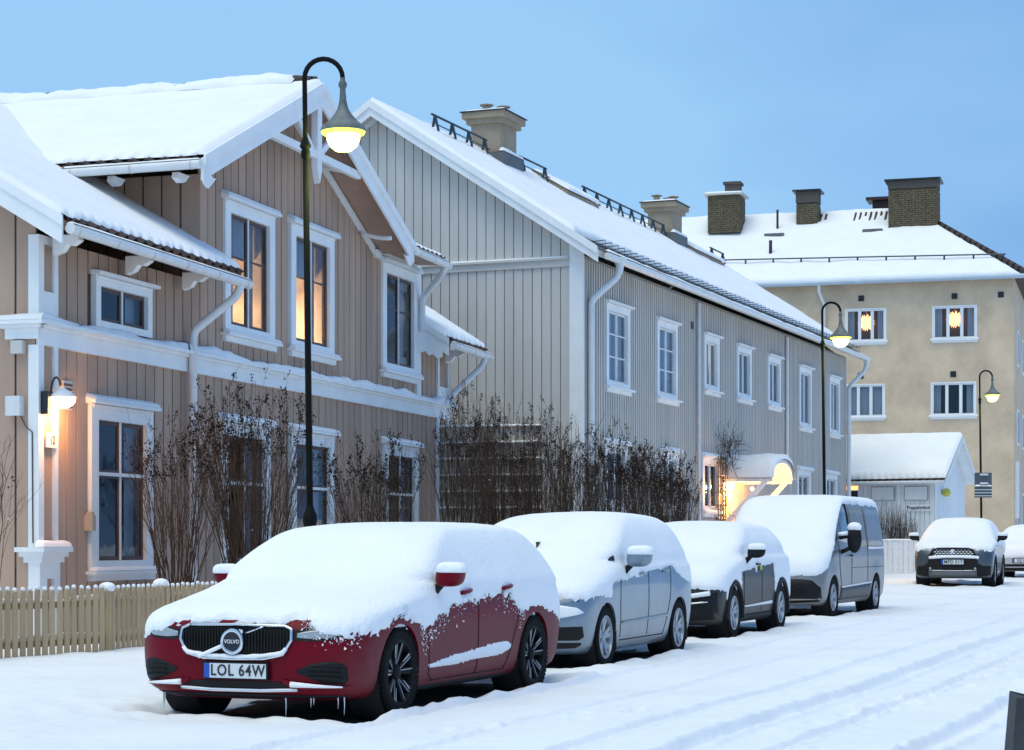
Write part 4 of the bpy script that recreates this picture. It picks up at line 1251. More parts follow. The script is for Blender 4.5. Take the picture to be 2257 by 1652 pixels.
def low_white_fence():
    root = empty('board_fence', (11.6, 60, gz(60)), R(-8), 'low white board fence in front of the shed', 'fence')
    i = 0; x = -2.2
    while x < 2.6:
        board('plank', SHEDW, root, x + .004, x + .146, -.015 + rnd.uniform(-.004, .004), .015, 0, 1.02 + rnd.uniform(-.01, .01))
        x += .15
    for z in (.2, .8): MB().box(-2.2, 2.6, .016, .06, z, z + .08).build('rail', SHEDW, root)
    snow_quad('fence_snow', (-2.2, -.03, 1.02), (2.6, -.03, 1.02), (2.6, .05, 1.02), (-2.2, .05, 1.02), root, th=.05, res=.06, edge=.04)

def slat_screen():
    a = R(21.83)
    root = empty('slat_screen', (-1.25, 39.6, gz(39)), -a + R(4), 'brown horizontal board screen with snow on each board between the houses', 'fence')
    me_w = mat('weathered_brown', (.52, .45, .38), .85, var=.3, scale=3, rand=.1)
    for k in range(9):
        z = .55 + k * .315
        b = board('slat', me_w, root, -.3, 1.95, -.02, .02, z, z + .27)
        MB().box(-.3, 1.95, -.10, .02, z + .271, z + .29).build('ledge', me_w, root)
        snow_quad('slat_snow', (-.3, -.10, z + .29), (1.95, -.10, z + .29), (1.95, .02, z + .29), (-.3, .02, z + .29), root, th=.03, res=.05, edge=.03, seed=k)
    for x in (-.25, .8, 1.9): MB().box(x - .05, x + .05, .021, .12, 0, 3.5).build('post', me_w, root)

def road_signs(x, y):
    root = empty('road_sign', (x, y - .12, gz(y) + 2.3), R(4), 'pair of grey road sign backs clamped to the farthest lamp post', 'sign')
    gm = mat('sign_back', (.07, .09, .12), .5, var=.12)
    MB().box(-.27, .25, 0, .02, .37, .74).build('upper_plate', gm, root)
    MB().box(-.27, .25, -.005, .02, .0, .33).build('lower_plate', gm, root)
    for z in (.04, .13, .22): MB().box(-.27, .25, -.03, -.006, z, z + .022).build('stiffener', ZINC, root)
    for z in (.40, .66):
        MB().box(-.12, .12, -.06, .0 - .001, z, z + .05).build('clamp', ZINC, root)
    snow_quad('sign_snow', (-.27, -.03, .335), (.25, -.03, .335), (.25, .03, .335), (-.27, .03, .335), root, th=.05, res=.04, edge=.05)

def stone_block():
    root = empty('stone_block', (3.24, 12.2, gz(12) - .1), R(-10), 'dark concrete block with a snowy top at the right edge of the street', 'block')
    m = mat('dark_concrete', (.035, .038, .045), .8, var=.3, scale=4, bump=.5, bscale=30)
    MB().hexa([(-.27, -.2, 0), (.5, -.2, 0), (.5, .5, 0), (-.27, .5, 0)], [(-.23, -.17, .50), (.47, -.17, .53), (.47, .47, .53), (-.23, .47, .50)]).build('block', m, root)
    snow_quad('block_snow', (-.15, -.17, .515), (.47, -.17, .53), (.47, .47, .53), (-.23, .47, .50), root, th=.06, res=.03, edge=.09)

# ------------------------------------------------------------------ shrubs
def shrub(x, y, h, w, n, label, seed, base=.2, heads=1.0, zoff=0.0, group=None, lean=0.0):
    """vase of upright bare stems, side twigs in the upper half, dry panicles on the tips"""
    rg = random.Random(seed)
    root = empty('shrub', (x, y, gz(y) + zoff), 0, label, 'shrub', group)
    st = MB(); hd = MB(); tw = MB(); sn = MB()
    def panicle(p, d):
        for q in range(rg.randint(9, 15)):
            f = rg.random()
            c = p - d * (.15 * f - .03) + Vector((rg.gauss(0, .010 + .016 * f), rg.gauss(0, .010 + .016 * f), rg.gauss(0, .012)))
            s_ = rg.uniform(.006, .013)
            e = Vector((rg.gauss(0, 1), rg.gauss(0, 1), rg.gauss(0, 1) + 1)).normalized()
            f_ = e.cross(Vector((rg.gauss(0, 1), rg.gauss(0, 1), .3))).normalized()
            hd.add([c - e * s_ * 1.6, c + f_ * s_, c + e * s_ * 1.6, c - f_ * s_], [(0, 1, 2, 3)])
    def twig(p, d, L, r, lev):
        pts = [p.copy()]; rs = [r]; k = 4
        for i in range(k):
            d = (d + Vector((rg.gauss(0, .10), rg.gauss(0, .10), .10))).normalized()
            p = p + d * (L / k); pts.append(p.copy()); rs.append(r * (1 - .75 * (i + 1) / k))
            if lev < 3 and i and rg.random() < .62:
                e = (d + Vector((rg.gauss(0, .38), rg.gauss(0, .38), .1))).normalized()
                twig(p, e, L * rg.uniform(.35, .6), r * .6, lev + 1)
        tw.tube(pts, rs, 3, False)
        if heads and p.z > h * .70 and rg.random() < heads * .14: panicle(p, d)
    for i in range(n):
        an = rg.uniform(0, 2 * math.pi); rr = base * math.sqrt(rg.random())
        p = Vector((rr * math.cos(an), rr * math.sin(an), -.05))
        sp = math.sqrt(rg.random())
        tgt = Vector((math.cos(an) * sp * w / 2 + lean, math.sin(an) * sp * w / 2, h * (1.0 - .18 * sp * sp) * rg.uniform(.74, 1.0)))
        out = (tgt - p); k = 9; pts = []; rs = []; r0 = rg.uniform(.005, .010)
        wob = Vector((rg.gauss(0, .04), rg.gauss(0, .04), 0))
        for q in range(k + 1):
            f = q / k
            pos = p + Vector((out.x * f ** 1.35, out.y * f ** 1.35, out.z * f)) + wob * math.sin(f * math.pi) + Vector((rg.gauss(0, .012), rg.gauss(0, .012), 0))
            pts.append(pos); rs.append(r0 * (1 - .75 * f))
            if f > .38 and rg.random() < .9:
                d = Vector((out.x, out.y, out.z)).normalized()
                e = (d + Vector((rg.gauss(0, .42), rg.gauss(0, .42), .12))).normalized()
                twig(pos, e, h * rg.uniform(.14, .34) * (1.25 - f), r0 * .5, 1)
            if .15 < f < .8 and rg.random() < .012:
                sn.ball(pos + Vector((0, 0, .012)), rg.uniform(.010, .022), 5, 3, (1, 1, .7))
        st.tube(pts, rs, 4, False)
        if heads and rg.random() < heads * .8: panicle(pts[-1], (pts[-1] - pts[-2]).normalized())
    st.build('stems', BARK, root)
    tw.build('twigs', BARK, root)['kind'] = 'stuff'
    if hd.v: hd.build('seed_heads', SEED, root)['kind'] = 'stuff'
    if sn.v: sn.build('caught_snow', SNOW, root, True)['kind'] = 'stuff'
    return root

def shrubs():
    at = lambda px, d: ((px - 1128.5) / 4500 * d, d)
    shrub(*at(392, 26.0), 2.95, 1.45, 58, 'bare shrub left of the downspout of the tan house', 3, .15, .8)
    shrub(*at(555, 26.4), 3.40, 1.95, 104, 'tallest bare shrub with dry heads behind the red car roof', 5, .24, .9)
    shrub(*at(822, 31.0), 2.85, 1.70, 84, 'bare shrub between the right ground floor windows of the tan house', 8, .20, .8)
    for i, (px, d, top, w) in enumerate(((1028, 35.0, 3.8, 1.25), (1112, 36.0, 3.6, 1.35), (1195, 36.4, 3.55, 1.4), (1275, 36.6, 3.4, 1.25))):
        nm = ('leftmost', 'second from the left', 'third from the left', 'rightmost')[i]
        shrub(*at(px, d), top, w, 90, 'bare shrub in front of the grey gable, %s of the four' % nm, 20 + i, .30, .5, 0.0, 'bare shrubs before the grey gable')
    for i, (px, d, top, w) in enumerate(((1362, 37.0, 3.2, 1.25), (1430, 37.5, 3.05, 1.25), (1488, 38.0, 2.8, 1.15))):
        nm = ('the left', 'the middle', 'the right')[i]
        shrub(*at(px, d), top, w, 78, 'dense bare shrub with black heads above the dark grey car, %s of three' % nm, 40 + i, .25, 1.0, 0.0, 'bare shrubs above the dark grey car')
    shrub(*at(1955, 61.5), 2.2, 1.3, 70, 'small bare hedge shrub behind the low white fence, beside the van', 51, .5, .0)
    shrub(*at(1988, 61.8), 2.1, 1.1, 60, 'small bare hedge shrub behind the low white fence, nearer the shed sign', 52, .4, .0)
    shrub(-5.98, 22.6, 2.8, 1.1, 10, 'thin bare twigs reaching in at the left edge', 61, .25, .15)

def climber():
    a = R(21.83)
    o = Vector(((1262 - 1128.5) / 4500 * 42, 42.0))
    u = Vector((math.sin(a), math.cos(a))); nn = Vector((math.cos(a), -math.sin(a)))
    p = o + u * 11.0 + nn * .12
    root = empty('climbing_plant', (p.x, p.y, gz(p.y)), R(90) - a, 'bare climbing plant on a trellis beside the lit porch', 'plant')
    tr = mat('trellis_wood', (.30, .20, .12), .8, var=.2)
    for k in range(8):
        z = .5 + k * .36
        b = MB().box(-.75, -.05, -.02, .0, z, z + .05).build('trellis_bar', tr, root)
        snow_quad('bar_snow', (-.75, -.03, z + .05), (-.05, -.03, z + .05), (-.05, .0, z + .05), (-.75, .0, z + .05), b, th=.03, res=.05, edge=.02)
    for x in (-.72, -.50, -.30, -.08): MB().box(x - .02, x + .02, -.045, -.021, .3, 3.2).build('trellis_post', tr, root)
    rg = random.Random(4); mb = MB()
    for i in range(150):
        p = Vector((rg.uniform(-.8, .15), rg.uniform(-.14, -.04), rg.uniform(.3, 3.2)))
        if rg.random() < .45: p = Vector((rg.gauss(-.15, .35), rg.uniform(-.3, -.04), rg.gauss(3.35, .22)))
        d = Vector((rg.gauss(0, .6), rg.gauss(0, .25), rg.gauss(.4, .6))).normalized(); pts = [p.copy()]
        for k in range(5):
            d = (d + Vector((rg.gauss(0, .4), rg.gauss(0, .2), rg.gauss(0, .4)))).normalized()
            p = p + d * .10; pts.append(p.copy())
        mb.tube(pts, [.010, .008, .007, .006, .004, .002], 3, False)
    mb.build('vines', BARK, root)
# ------------------------------------------------------------------ vehicles
RUBBER = mat('tyre_rubber', (.008, .008, .009), .85, var=.3, scale=12, spec=.15)
PLASTIC = mat('black_plastic', (.008, .009, .011), .6, var=.3, scale=8, spec=.25)
DARK = mat('dark_recess', (.004, .004, .005), .8)
CHROME = mat('chrome', (.72, .74, .77), .18, var=.05, metal=1.0)
ALLOY = mat('alloy', (.38, .41, .45), .38, var=.08, metal=.5)
ALLOY_D = mat('alloy_dark', (.010, .011, .012), .6, var=.1, metal=.0, spec=.15)
LENS = mat('headlight_lens', (.30, .34, .38), .12, var=.2, coat=1.0)
EU_BLUE = mat('plate_blue', (.01, .08, .45), .4)
PLATE_W = mat('plate_white', (.66, .70, .72), .4, var=.05)
ICE = mat('ice', (.75, .82, .88), .1, spec=.8)

class CarShape:
    def __init__(s, rows, L, B=.5, nb=3.0, wheels=(), flare=.015):
        s.L, s.B, s.nb, s.wheels, s.flare = L, B, nb, wheels, flare
        rows = np.array(rows, float)
        n = len(rows); out = []
        for i in range(n - 1):
            p0, p1, p2, p3 = rows[max(i - 1, 0)], rows[i], rows[i + 1], rows[min(i + 2, n - 1)]
            for k in range(24):
                t = k / 24
                m1, m2 = (p2 - p0) * .5, (p3 - p1) * .5
                q = (2 * t**3 - 3 * t**2 + 1) * p1 + (t**3 - 2 * t**2 + t) * m1 + (-2 * t**3 + 3 * t**2) * p2 + (t**3 - t**2) * m2
                out.append(q)
        out.append(rows[-1])
        s.tab = np.array(out)
        s.tab[:, 0] = np.maximum.accumulate(s.tab[:, 0] + np.arange(len(out)) * 1e-7)
        d = np.diff(s.tab[:, :4], axis=0)
        s.arc = np.concatenate([[0], np.cumsum(np.sqrt(d[:, 0]**2 + (.8 * d[:, 1])**2 + (.35 * d[:, 2])**2 + (.6 * d[:, 3])**2))])
    def row(s, z):
        return [float(np.interp(z, s.tab[:, 0], s.tab[:, k])) for k in range(s.tab.shape[1])]
    def levels(s, n):
        q = np.linspace(0, s.arc[-1], n)
        return [[float(np.interp(a, s.arc, s.tab[:, k])) for k in range(s.tab.shape[1])] for a in q]
    def contour(s, r, M1, M2, M3):
        z, sf, sr, W, A, n = r[:6]
        L = sr - sf; A = min(A, L * .48); B = min(s.B, L * .48)
        pts = []
        for i in range(M1):
            p = math.pi / 2 * i / (M1 - 1)
            pts.append([W * math.sin(p) ** (2 / n), sf + A * (1 - max(0, math.cos(p)) ** (2 / n))])
        for i in range(1, M2):
            pts.append([W, sf + A + (sr - B - sf - A) * i / M2])
        for i in range(M3):
            p = math.pi / 2 * (1 - i / (M3 - 1))
            pts.append([W * math.sin(p) ** (2 / s.nb), sr - B * (1 - max(0, math.cos(p)) ** (2 / s.nb))])
        for p in pts:
            for wy in s.wheels:
                if z < .95 and p[0] > .5: p[0] += s.flare * math.exp(-((p[1] - wy) / .33) ** 2) * sstep(.95, .6, z) * min(1, max(0, (z - .1) / .3))
        return pts
    def grid(s, n, M1, M2, M3):
        P = []
        for r in s.levels(n):
            c = s.contour(r, M1, M2, M3)
            full = [(x, y, r[0]) for (x, y) in c] + [(-x, y, r[0]) for (x, y) in c[-2:0:-1]]
            P.append(full)
        return np.array(P)
    def fy(s, x, z):
        z_, sf, sr, W, A, n = s.row(z)[:6]
        q = min(1, abs(x) / W)
        return sf + A * (1 - max(0, 1 - q ** n) ** (1 / n))
    def sx(s, y, z):
        z_, sf, sr, W, A, n = s.row(z)[:6]
        if y < sf + A: x = W * max(0, 1 - min(1, (sf + A - y) / A) ** n) ** (1 / n)
        elif y > sr - s.B: x = W * max(0, 1 - min(1, (y - sr + s.B) / s.B) ** s.nb) ** (1 / s.nb)
        else: x = W
        for wy in s.wheels: x += s.flare * math.exp(-((y - wy) / .33) ** 2) * sstep(.95, .6, z) * min(1, max(0, (z - .1) / .3))
        return x

def car_body(root, S, paint, wheels, ra, wz, deep=.30, n=46):
    P = S.grid(n, 16, 26, 12)
    nl, nm = P.shape[:2]
    vs = [tuple(p) for r in P for p in r]; fs = []
    for i in range(nl - 1):
        for j in range(nm):
            k = (j + 1) % nm
            fs.append((i * nm + j, i * nm + k, (i + 1) * nm + k, (i + 1) * nm + j))
    fs.append(tuple(range(nm - 1, -1, -1)))
    fs.append(tuple(range((nl - 1) * nm, nl * nm)))
    me = bpy.data.meshes.new('body'); me.from_pydata(vs, [], fs); me.update()
    body = link('body', me, paint, root)
    cut = MB()
    W = S.row(.5)[3]
    for wy in wheels:
        for s in (-1, 1):
            prof = [(.001, s * (W - deep)), (ra, s * (W - deep)), (ra, s * (W + .3)), (.001, s * (W + .3))]
            if s < 0: prof = prof[::-1]
            cut.lathe(prof, (0, wy, wz), 40, 'x')
    cm = cut.mesh('cut')
    co = bpy.data.objects.new('cut', cm); COL.objects.link(co); co.parent = root
    md = body.modifiers.new('b', 'BOOLEAN'); md.object = co; md.operation = 'DIFFERENCE'; md.solver = 'EXACT'
    md.use_self = True
    bpy.context.view_layer.update()
    dg = bpy.context.evaluated_depsgraph_get()
    new = bpy.data.meshes.new_from_object(body.evaluated_get(dg))
    body.modifiers.clear(); body.data = new
    bpy.data.objects.remove(co)
    if len(new.materials) == 0: new.materials.append(paint)
    new.polygons.foreach_set('use_smooth', [True] * len(new.polygons))
    new.set_sharp_from_angle(angle=R(38)); new.update()
    ym, y1 = sum(wheels) / 2, S.L
    for wy in wheels:
        for s in (-1, 1):
            mb = MB().lathe([(ra - .004, s * (W - .012)), (ra - .004, s * (W - deep + .01)), (.001, s * (W - deep + .012))], (0, wy, wz), 32, 'x')
            mb.build('arch_liner', DARK, body)
    return body

def wheel(root, x, y, z, r, w, side, rim_r, style, tread=False):
    o = bpy.data.objects.new('wheel', None)
    prof = [(rim_r, -w / 2 + .01), (r - .035, -w / 2), (r - .008, -w / 2 + .02), (r, -w / 2 + .045), (r, w / 2 - .045), (r - .008, w / 2 - .02), (r - .035, w / 2), (rim_r + .01, w / 2 - .004), (rim_r, w / 2 - .02)]
    t = MB().lathe(prof, (0, 0, 0), 44, 'x')
    if tread:
        nb = 52
        for i in range(nb):
            an = 2 * math.pi * i / nb
            for (xa, xb, sk) in ((-w * .48, -w * .19, .3), (-w * .16, w * .16, 0), (w * .19, w * .48, -.3)):
                for dd in (0,):
                    b = an + sk * .04
                    h = .62 * math.pi / nb
                    vs = []
                    for rr in (r - .004, r + .009):
                        for (xx, aa) in ((xa, b - h), (xb, b - h + sk * .06), (xb, b + h + sk * .06), (xa, b + h)):
                            q = rr - (.012 if abs(xx) > w * .4 else 0)
                            vs.append((xx, q * math.cos(aa), q * math.sin(aa)))
                    t.hexa(vs[:4], vs[4:])
    me = t.mesh('tyre', True, 35)
    wh = link('wheel', me, RUBBER, root, (x, y, z), (0, 0, 0 if side > 0 else math.pi))
    bpy.data.objects.remove(o)
    xo = w / 2 - .02
    MB().lathe([(rim_r + .012, xo + .012), (rim_r - .012, xo + .016), (rim_r - .022, xo - .01), (rim_r - .03, -w / 4)], (0, 0, 0), 40, 'x').build('rim', ALLOY if style != 'y' else ALLOY_D, wh, True, 40)
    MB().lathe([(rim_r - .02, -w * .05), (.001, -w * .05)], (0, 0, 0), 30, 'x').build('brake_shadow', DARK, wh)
    sp = MB(); face = MB()
    def bar(mb, a0, r0, w0, a1, r1, w1, x0, x1, th):
        p0 = Vector((0, math.cos(a0) * r0, math.sin(a0) * r0)); p1 = Vector((0, math.cos(a1) * r1, math.sin(a1) * r1))
        d = (p1 - p0).normalized(); n = Vector((0, -d.z, d.y))
        A = [p0 + n * w0, p0 - n * w0, p1 - n * w1, p1 + n * w1]
        mb.hexa([q + Vector((x0 - th if i < 2 else x1 - th, 0, 0)) for i, q in enumerate(A)], [q + Vector((x0 if i < 2 else x1, 0, 0)) for i, q in enumerate(A)])
    for i in range(5):
        an = 2 * math.pi * i / 5 + .3
        if style == 'y':
            for s in (-1, 1):
                bar(sp, an + s * .10, .035, .018, an + s * .27, rim_r - .012, .030, xo - .03, xo + .004, .03)
                bar(face, an + s * .05, .05, .0025, an + s * .21, rim_r - .012, .004, xo - .028, xo + .008, .004)
            bar(face, an + .40, rim_r * .5, .003, an + .33, rim_r - .01, .010, xo - .01, xo + .007, .004)
        else:
            for s in (-1, 1):
                bar(sp, an + s * .16, .045, .022, an + s * .20, rim_r - .012, .026, xo - .02, xo + .004, .03)
    sp.build('spokes', ALLOY_D if style == 'y' else ALLOY, wh)
    if face.v: face.build('spoke_faces', ALLOY, wh)
    MB().lathe([(.001, xo + .004), (.03, xo + .002), (.055, xo - .012), (.06, xo - .03)], (0, 0, 0), 18, 'x').build('hub_cap', ALLOY_D if style == 'y' else ALLOY, wh, True, 40)
    for i in range(5):
        an = 2 * math.pi * i / 5 + .3 + .63
        MB().ball((xo - .012, math.cos(an) * .045, math.sin(an) * .045), .008, 6, 4).build('wheel_nut', DARK, wh)
    return wh

def fpatch(root, name, S, m, x0, x1, top, bot, off, nx=16, nz=5, parent=None, sides=(1,), th=.012):
    out = None
    for sd in sides:
        rows = []
        for j in range(nz + 1):
            row = []
            for i in range(nx + 1):
                x = x0 + (x1 - x0) * i / nx
                zt, zb = interp(top, x), interp(bot, x)
                z = zb + (zt - zb) * j / nz
                row.append((sd * x, S.fy(x, z) - off, z))
            rows.append(row)
        me = grid_mesh(name, rows if sd > 0 else [r[::-1] for r in rows])
        out = link(name, me, m, parent or root)
        if th:
            sm = out.modifiers.new('t', 'SOLIDIFY'); sm.thickness = th; sm.offset = -1
    return out

def spatch(root, name, S, m, y0, y1, top, bot, off, ny=20, nz=3, parent=None, th=.01):
    rows = []
    for j in range(nz + 1):
        row = []
        for i in range(ny + 1):
            y = y0 + (y1 - y0) * i / ny
            zt, zb = interp(top, y), interp(bot, y)
            z = zb + (zt - zb) * j / nz
            row.append((S.sx(y, z) + off, y, z))
        rows.append(row)
    o = link(name, grid_mesh(name, rows), m, parent or root)
    if th:
        sm = o.modifiers.new('t', 'SOLIDIFY'); sm.thickness = th; sm.offset = -1
    return o

def seam(root, S, yz, r=.004, parent=None, name='door_seam'):
    pts = []
    for (a, b) in zip(yz, yz[1:]):
        for k in range(8):
            f = k / 8
            y, z = a[0] + (b[0] - a[0]) * f, a[1] + (b[1] - a[1]) * f
            pts.append((S.sx(y, z) + .001, y, z))
    y, z = yz[-1]; pts.append((S.sx(y, z) + .001, y, z))
    return MB().tube(pts, r, 4).build(name, DARK, parent or root)

def ftube(root, name, S, xz, r, m, off=.0, closed=False, parent=None, seg=6):
    pts = []
    q = list(xz) + ([xz[0]] if closed else [])
    for (a, b) in zip(q, q[1:]):
        for k in range(5):
            f = k / 5
            x, z = a[0] + (b[0] - a[0]) * f, a[1] + (b[1] - a[1]) * f
            pts.append((x, S.fy(abs(x), z) - off, z))
    x, z = q[-1]; pts.append((x, S.fy(abs(x), z) - off, z))
    return MB().tube(pts, r, seg).build(name, m, parent or root, True)

def plate(root, S, text, xc, z, slant=0.0):
    y = S.fy(abs(xc), z) - .035
    p = MB().box(xc - .27, xc + .27, y, y + .06, z - .065, z + .065).build('plate_holder', PLASTIC, root)
    board('plate', PLATE_W, p, xc - .258, xc + .258, y - .006, y - .001, z - .054, z + .054)
    board('plate_strip', EU_BLUE, p, xc - .258, xc - .212, y - .009, y - .0061, z - .054, z + .054)
    text_mesh('plate_lettering', text, .118, BLACK, p, (xc + .024, y - .009, z), (R(90), 0, 0), sx=.86, bold=.0012, space=1.12)

def car_snow(root, S, front, side, rear_z, wheels, ra, wz, res, tt=.075, ts=.022, extra=None, rough=1.0, seed=0.0, zmin=.3, name='snow_cover'):
    P = S.grid(*res)
    nl, nm = P.shape[:2]
    du = np.roll(P, -1, 1) - np.roll(P, 1, 1)
    dv = np.gradient(P, axis=0)
    N = np.cross(du, dv)
    N /= (np.linalg.norm(N, axis=2, keepdims=True) + 1e-9)
    rows = []; hide = []
    for i in range(nl):
        row = []; hrow = []; hide.append(hrow)
        for j in range(nm):
            x, y, z = P[i, j]; nx, ny, nz_ = N[i, j]
            w = nx * nx / (nx * nx + ny * ny + 1e-6)
            if y > S.L * .5:
                zb = interp(side, y) * w + rear_z * (1 - w)
            else:
                zb = interp(side, y) * w + interp(front, abs(x)) * (1 - w)
            m = z - zb; lens = -1
            if extra: lens = extra(x, y, z)
            if abs(x) > .6:
                for wy in wheels:
                    m = min(m, math.hypot(y - wy, z - wz) - ra - .045)
            if m < -.25 and lens < -.2:
                row.append((x - nx * .03, y - ny * .03, z - nz_ * .03)); hrow.append(True); continue
            if abs(m) < .2:
                m += rough * (.045 * fbm((x * 5 + seed, y * 5, z * 5), 1, 2) + .055 * noise.noise(Vector((x * 21 + seed, y * 21, z * 26))) + .03 * noise.noise(Vector((x * 46, y * 46 + seed, z * 46))))
            if lens > -.2:
                lens += .014 * noise.noise(Vector((x * 30, y * 30, z * 40)))
                m = max(m, lens * 1.6)
            k = sstep(-.012, .04, m)
            t = ts + (tt - ts) * max(0, nz_) ** 1.3
            lum = 1 + .12 * fbm((x + seed, y, z), 1.2, 2) + .05 * fbm((x + seed, y, z), 7, 2)
            h = t * lum * k - .03 * (1 - sstep(-.03, .004, m))
            hrow.append(m < -.045)
            row.append((x + nx * h, y + ny * h, z + nz_ * h))
        rows.append(row)
    me = grid_mesh(name, rows, True, hide)
    # close the crown
    return link(name, me, SNOW, root)

def mirror_part(root, x, y, z, m, side=1, s=1.0, snow=True, arm=True):
    b = MB().ball((0, 0, 0), 1.0, 18, 12)
    pw = lambda v: math.copysign(abs(v) ** .62, v)
    b.v = [(pw(p[0]) * .118 * s * (1 + .10 * p[2]) + side * .02 * p[2], pw(p[1]) * .07 * s, pw(p[2]) * .078 * s) for p in b.v]
    o = b.build('mirror', m, root, True, None, (side * x, y, z))
    if arm: MB().tube([(-side * .05, 0, -.03), (-side * .13 * s, .02, -.10 * s), (-side * .19 * s, .04, -.16 * s)], [.03, .035, .045], 8).build('mirror_arm', PLASTIC, o, True)
    if snow: 
        c = MB().ball((0, 0, 0), 1.0, 18, 12)
        c.v = [(pw(p[0]) * .124 * s + side * .012, pw(p[1]) * .076 * s, (.045 + (.075 * pw(p[2]) if p[2] > 0 else .02 * p[2])) * s) for p in c.v]
        c.build('mirror_snow', SNOW, o, True)
    return o

def bare_patch(cx, cy, a, L, W):
    rows_v = []; n1, n2 = 46, 22
    V = []; keep = []
    for j in range(n1 + 1):
        for i in range(n2 + 1):
            lx = -W - .12 + (2 * W + .24) * i / n2; ly = .05 + (L - .1) * j / n1
            x = cx + lx * math.cos(a) + ly * math.sin(a); y = cy - lx * math.sin(a) + ly * math.cos(a)
            V.append((x, y, ground_h(x, y) + .014 + .012 * fbm((x, y, 3), 5, 2)))
            ins = min(ly - .25, L - .2 - ly, W - .12 - abs(lx)) + .16 * fbm((x, y, 8), 2.2, 3)
            keep.append(ins > 0)
    F = []
    for j in range(n1):
        for i in range(n2):
            k = j * (n2 + 1) + i; q = (k, k + 1, k + n2 + 2, k + n2 + 1)
            if all(keep[t] for t in q): F.append(q)
    me = bpy.data.meshes.new('bare_road'); me.from_pydata(V, [], F); me.update()
    o = link('bare_road', me, ASPHALT)
    tag(o, 'dark snow free road surface under a parked car', 'road', kind='structure')

def place(name, label, x, y, ang, sink, group):
    return empty(name, (x, y, gz(y + 1.5) - sink), -R(ang), label, 'car' if 'van' not in name else 'van', group)

GROUP = 'snow covered vehicles parked along the street'
SPOTS = {'red': (-2.05, 15.10, 21.3, 4.76, .93), 'silver': (-.19, 20.53, 21.0, 4.38, .90), 'grey': (1.71, 25.99, 20.6, 4.45, .91), 'van': (3.93, 32.08, 22.5, 4.78, .93), 'suv': (10.40, 48.2, 17.5, 4.46, .90), 'far': (14.25, 57.0, 20, 4.4, .88)}
for k_, v_ in SPOTS.items():
    CARS_AT.append((v_[0], v_[1], R(v_[2]), v_[3], v_[4]))

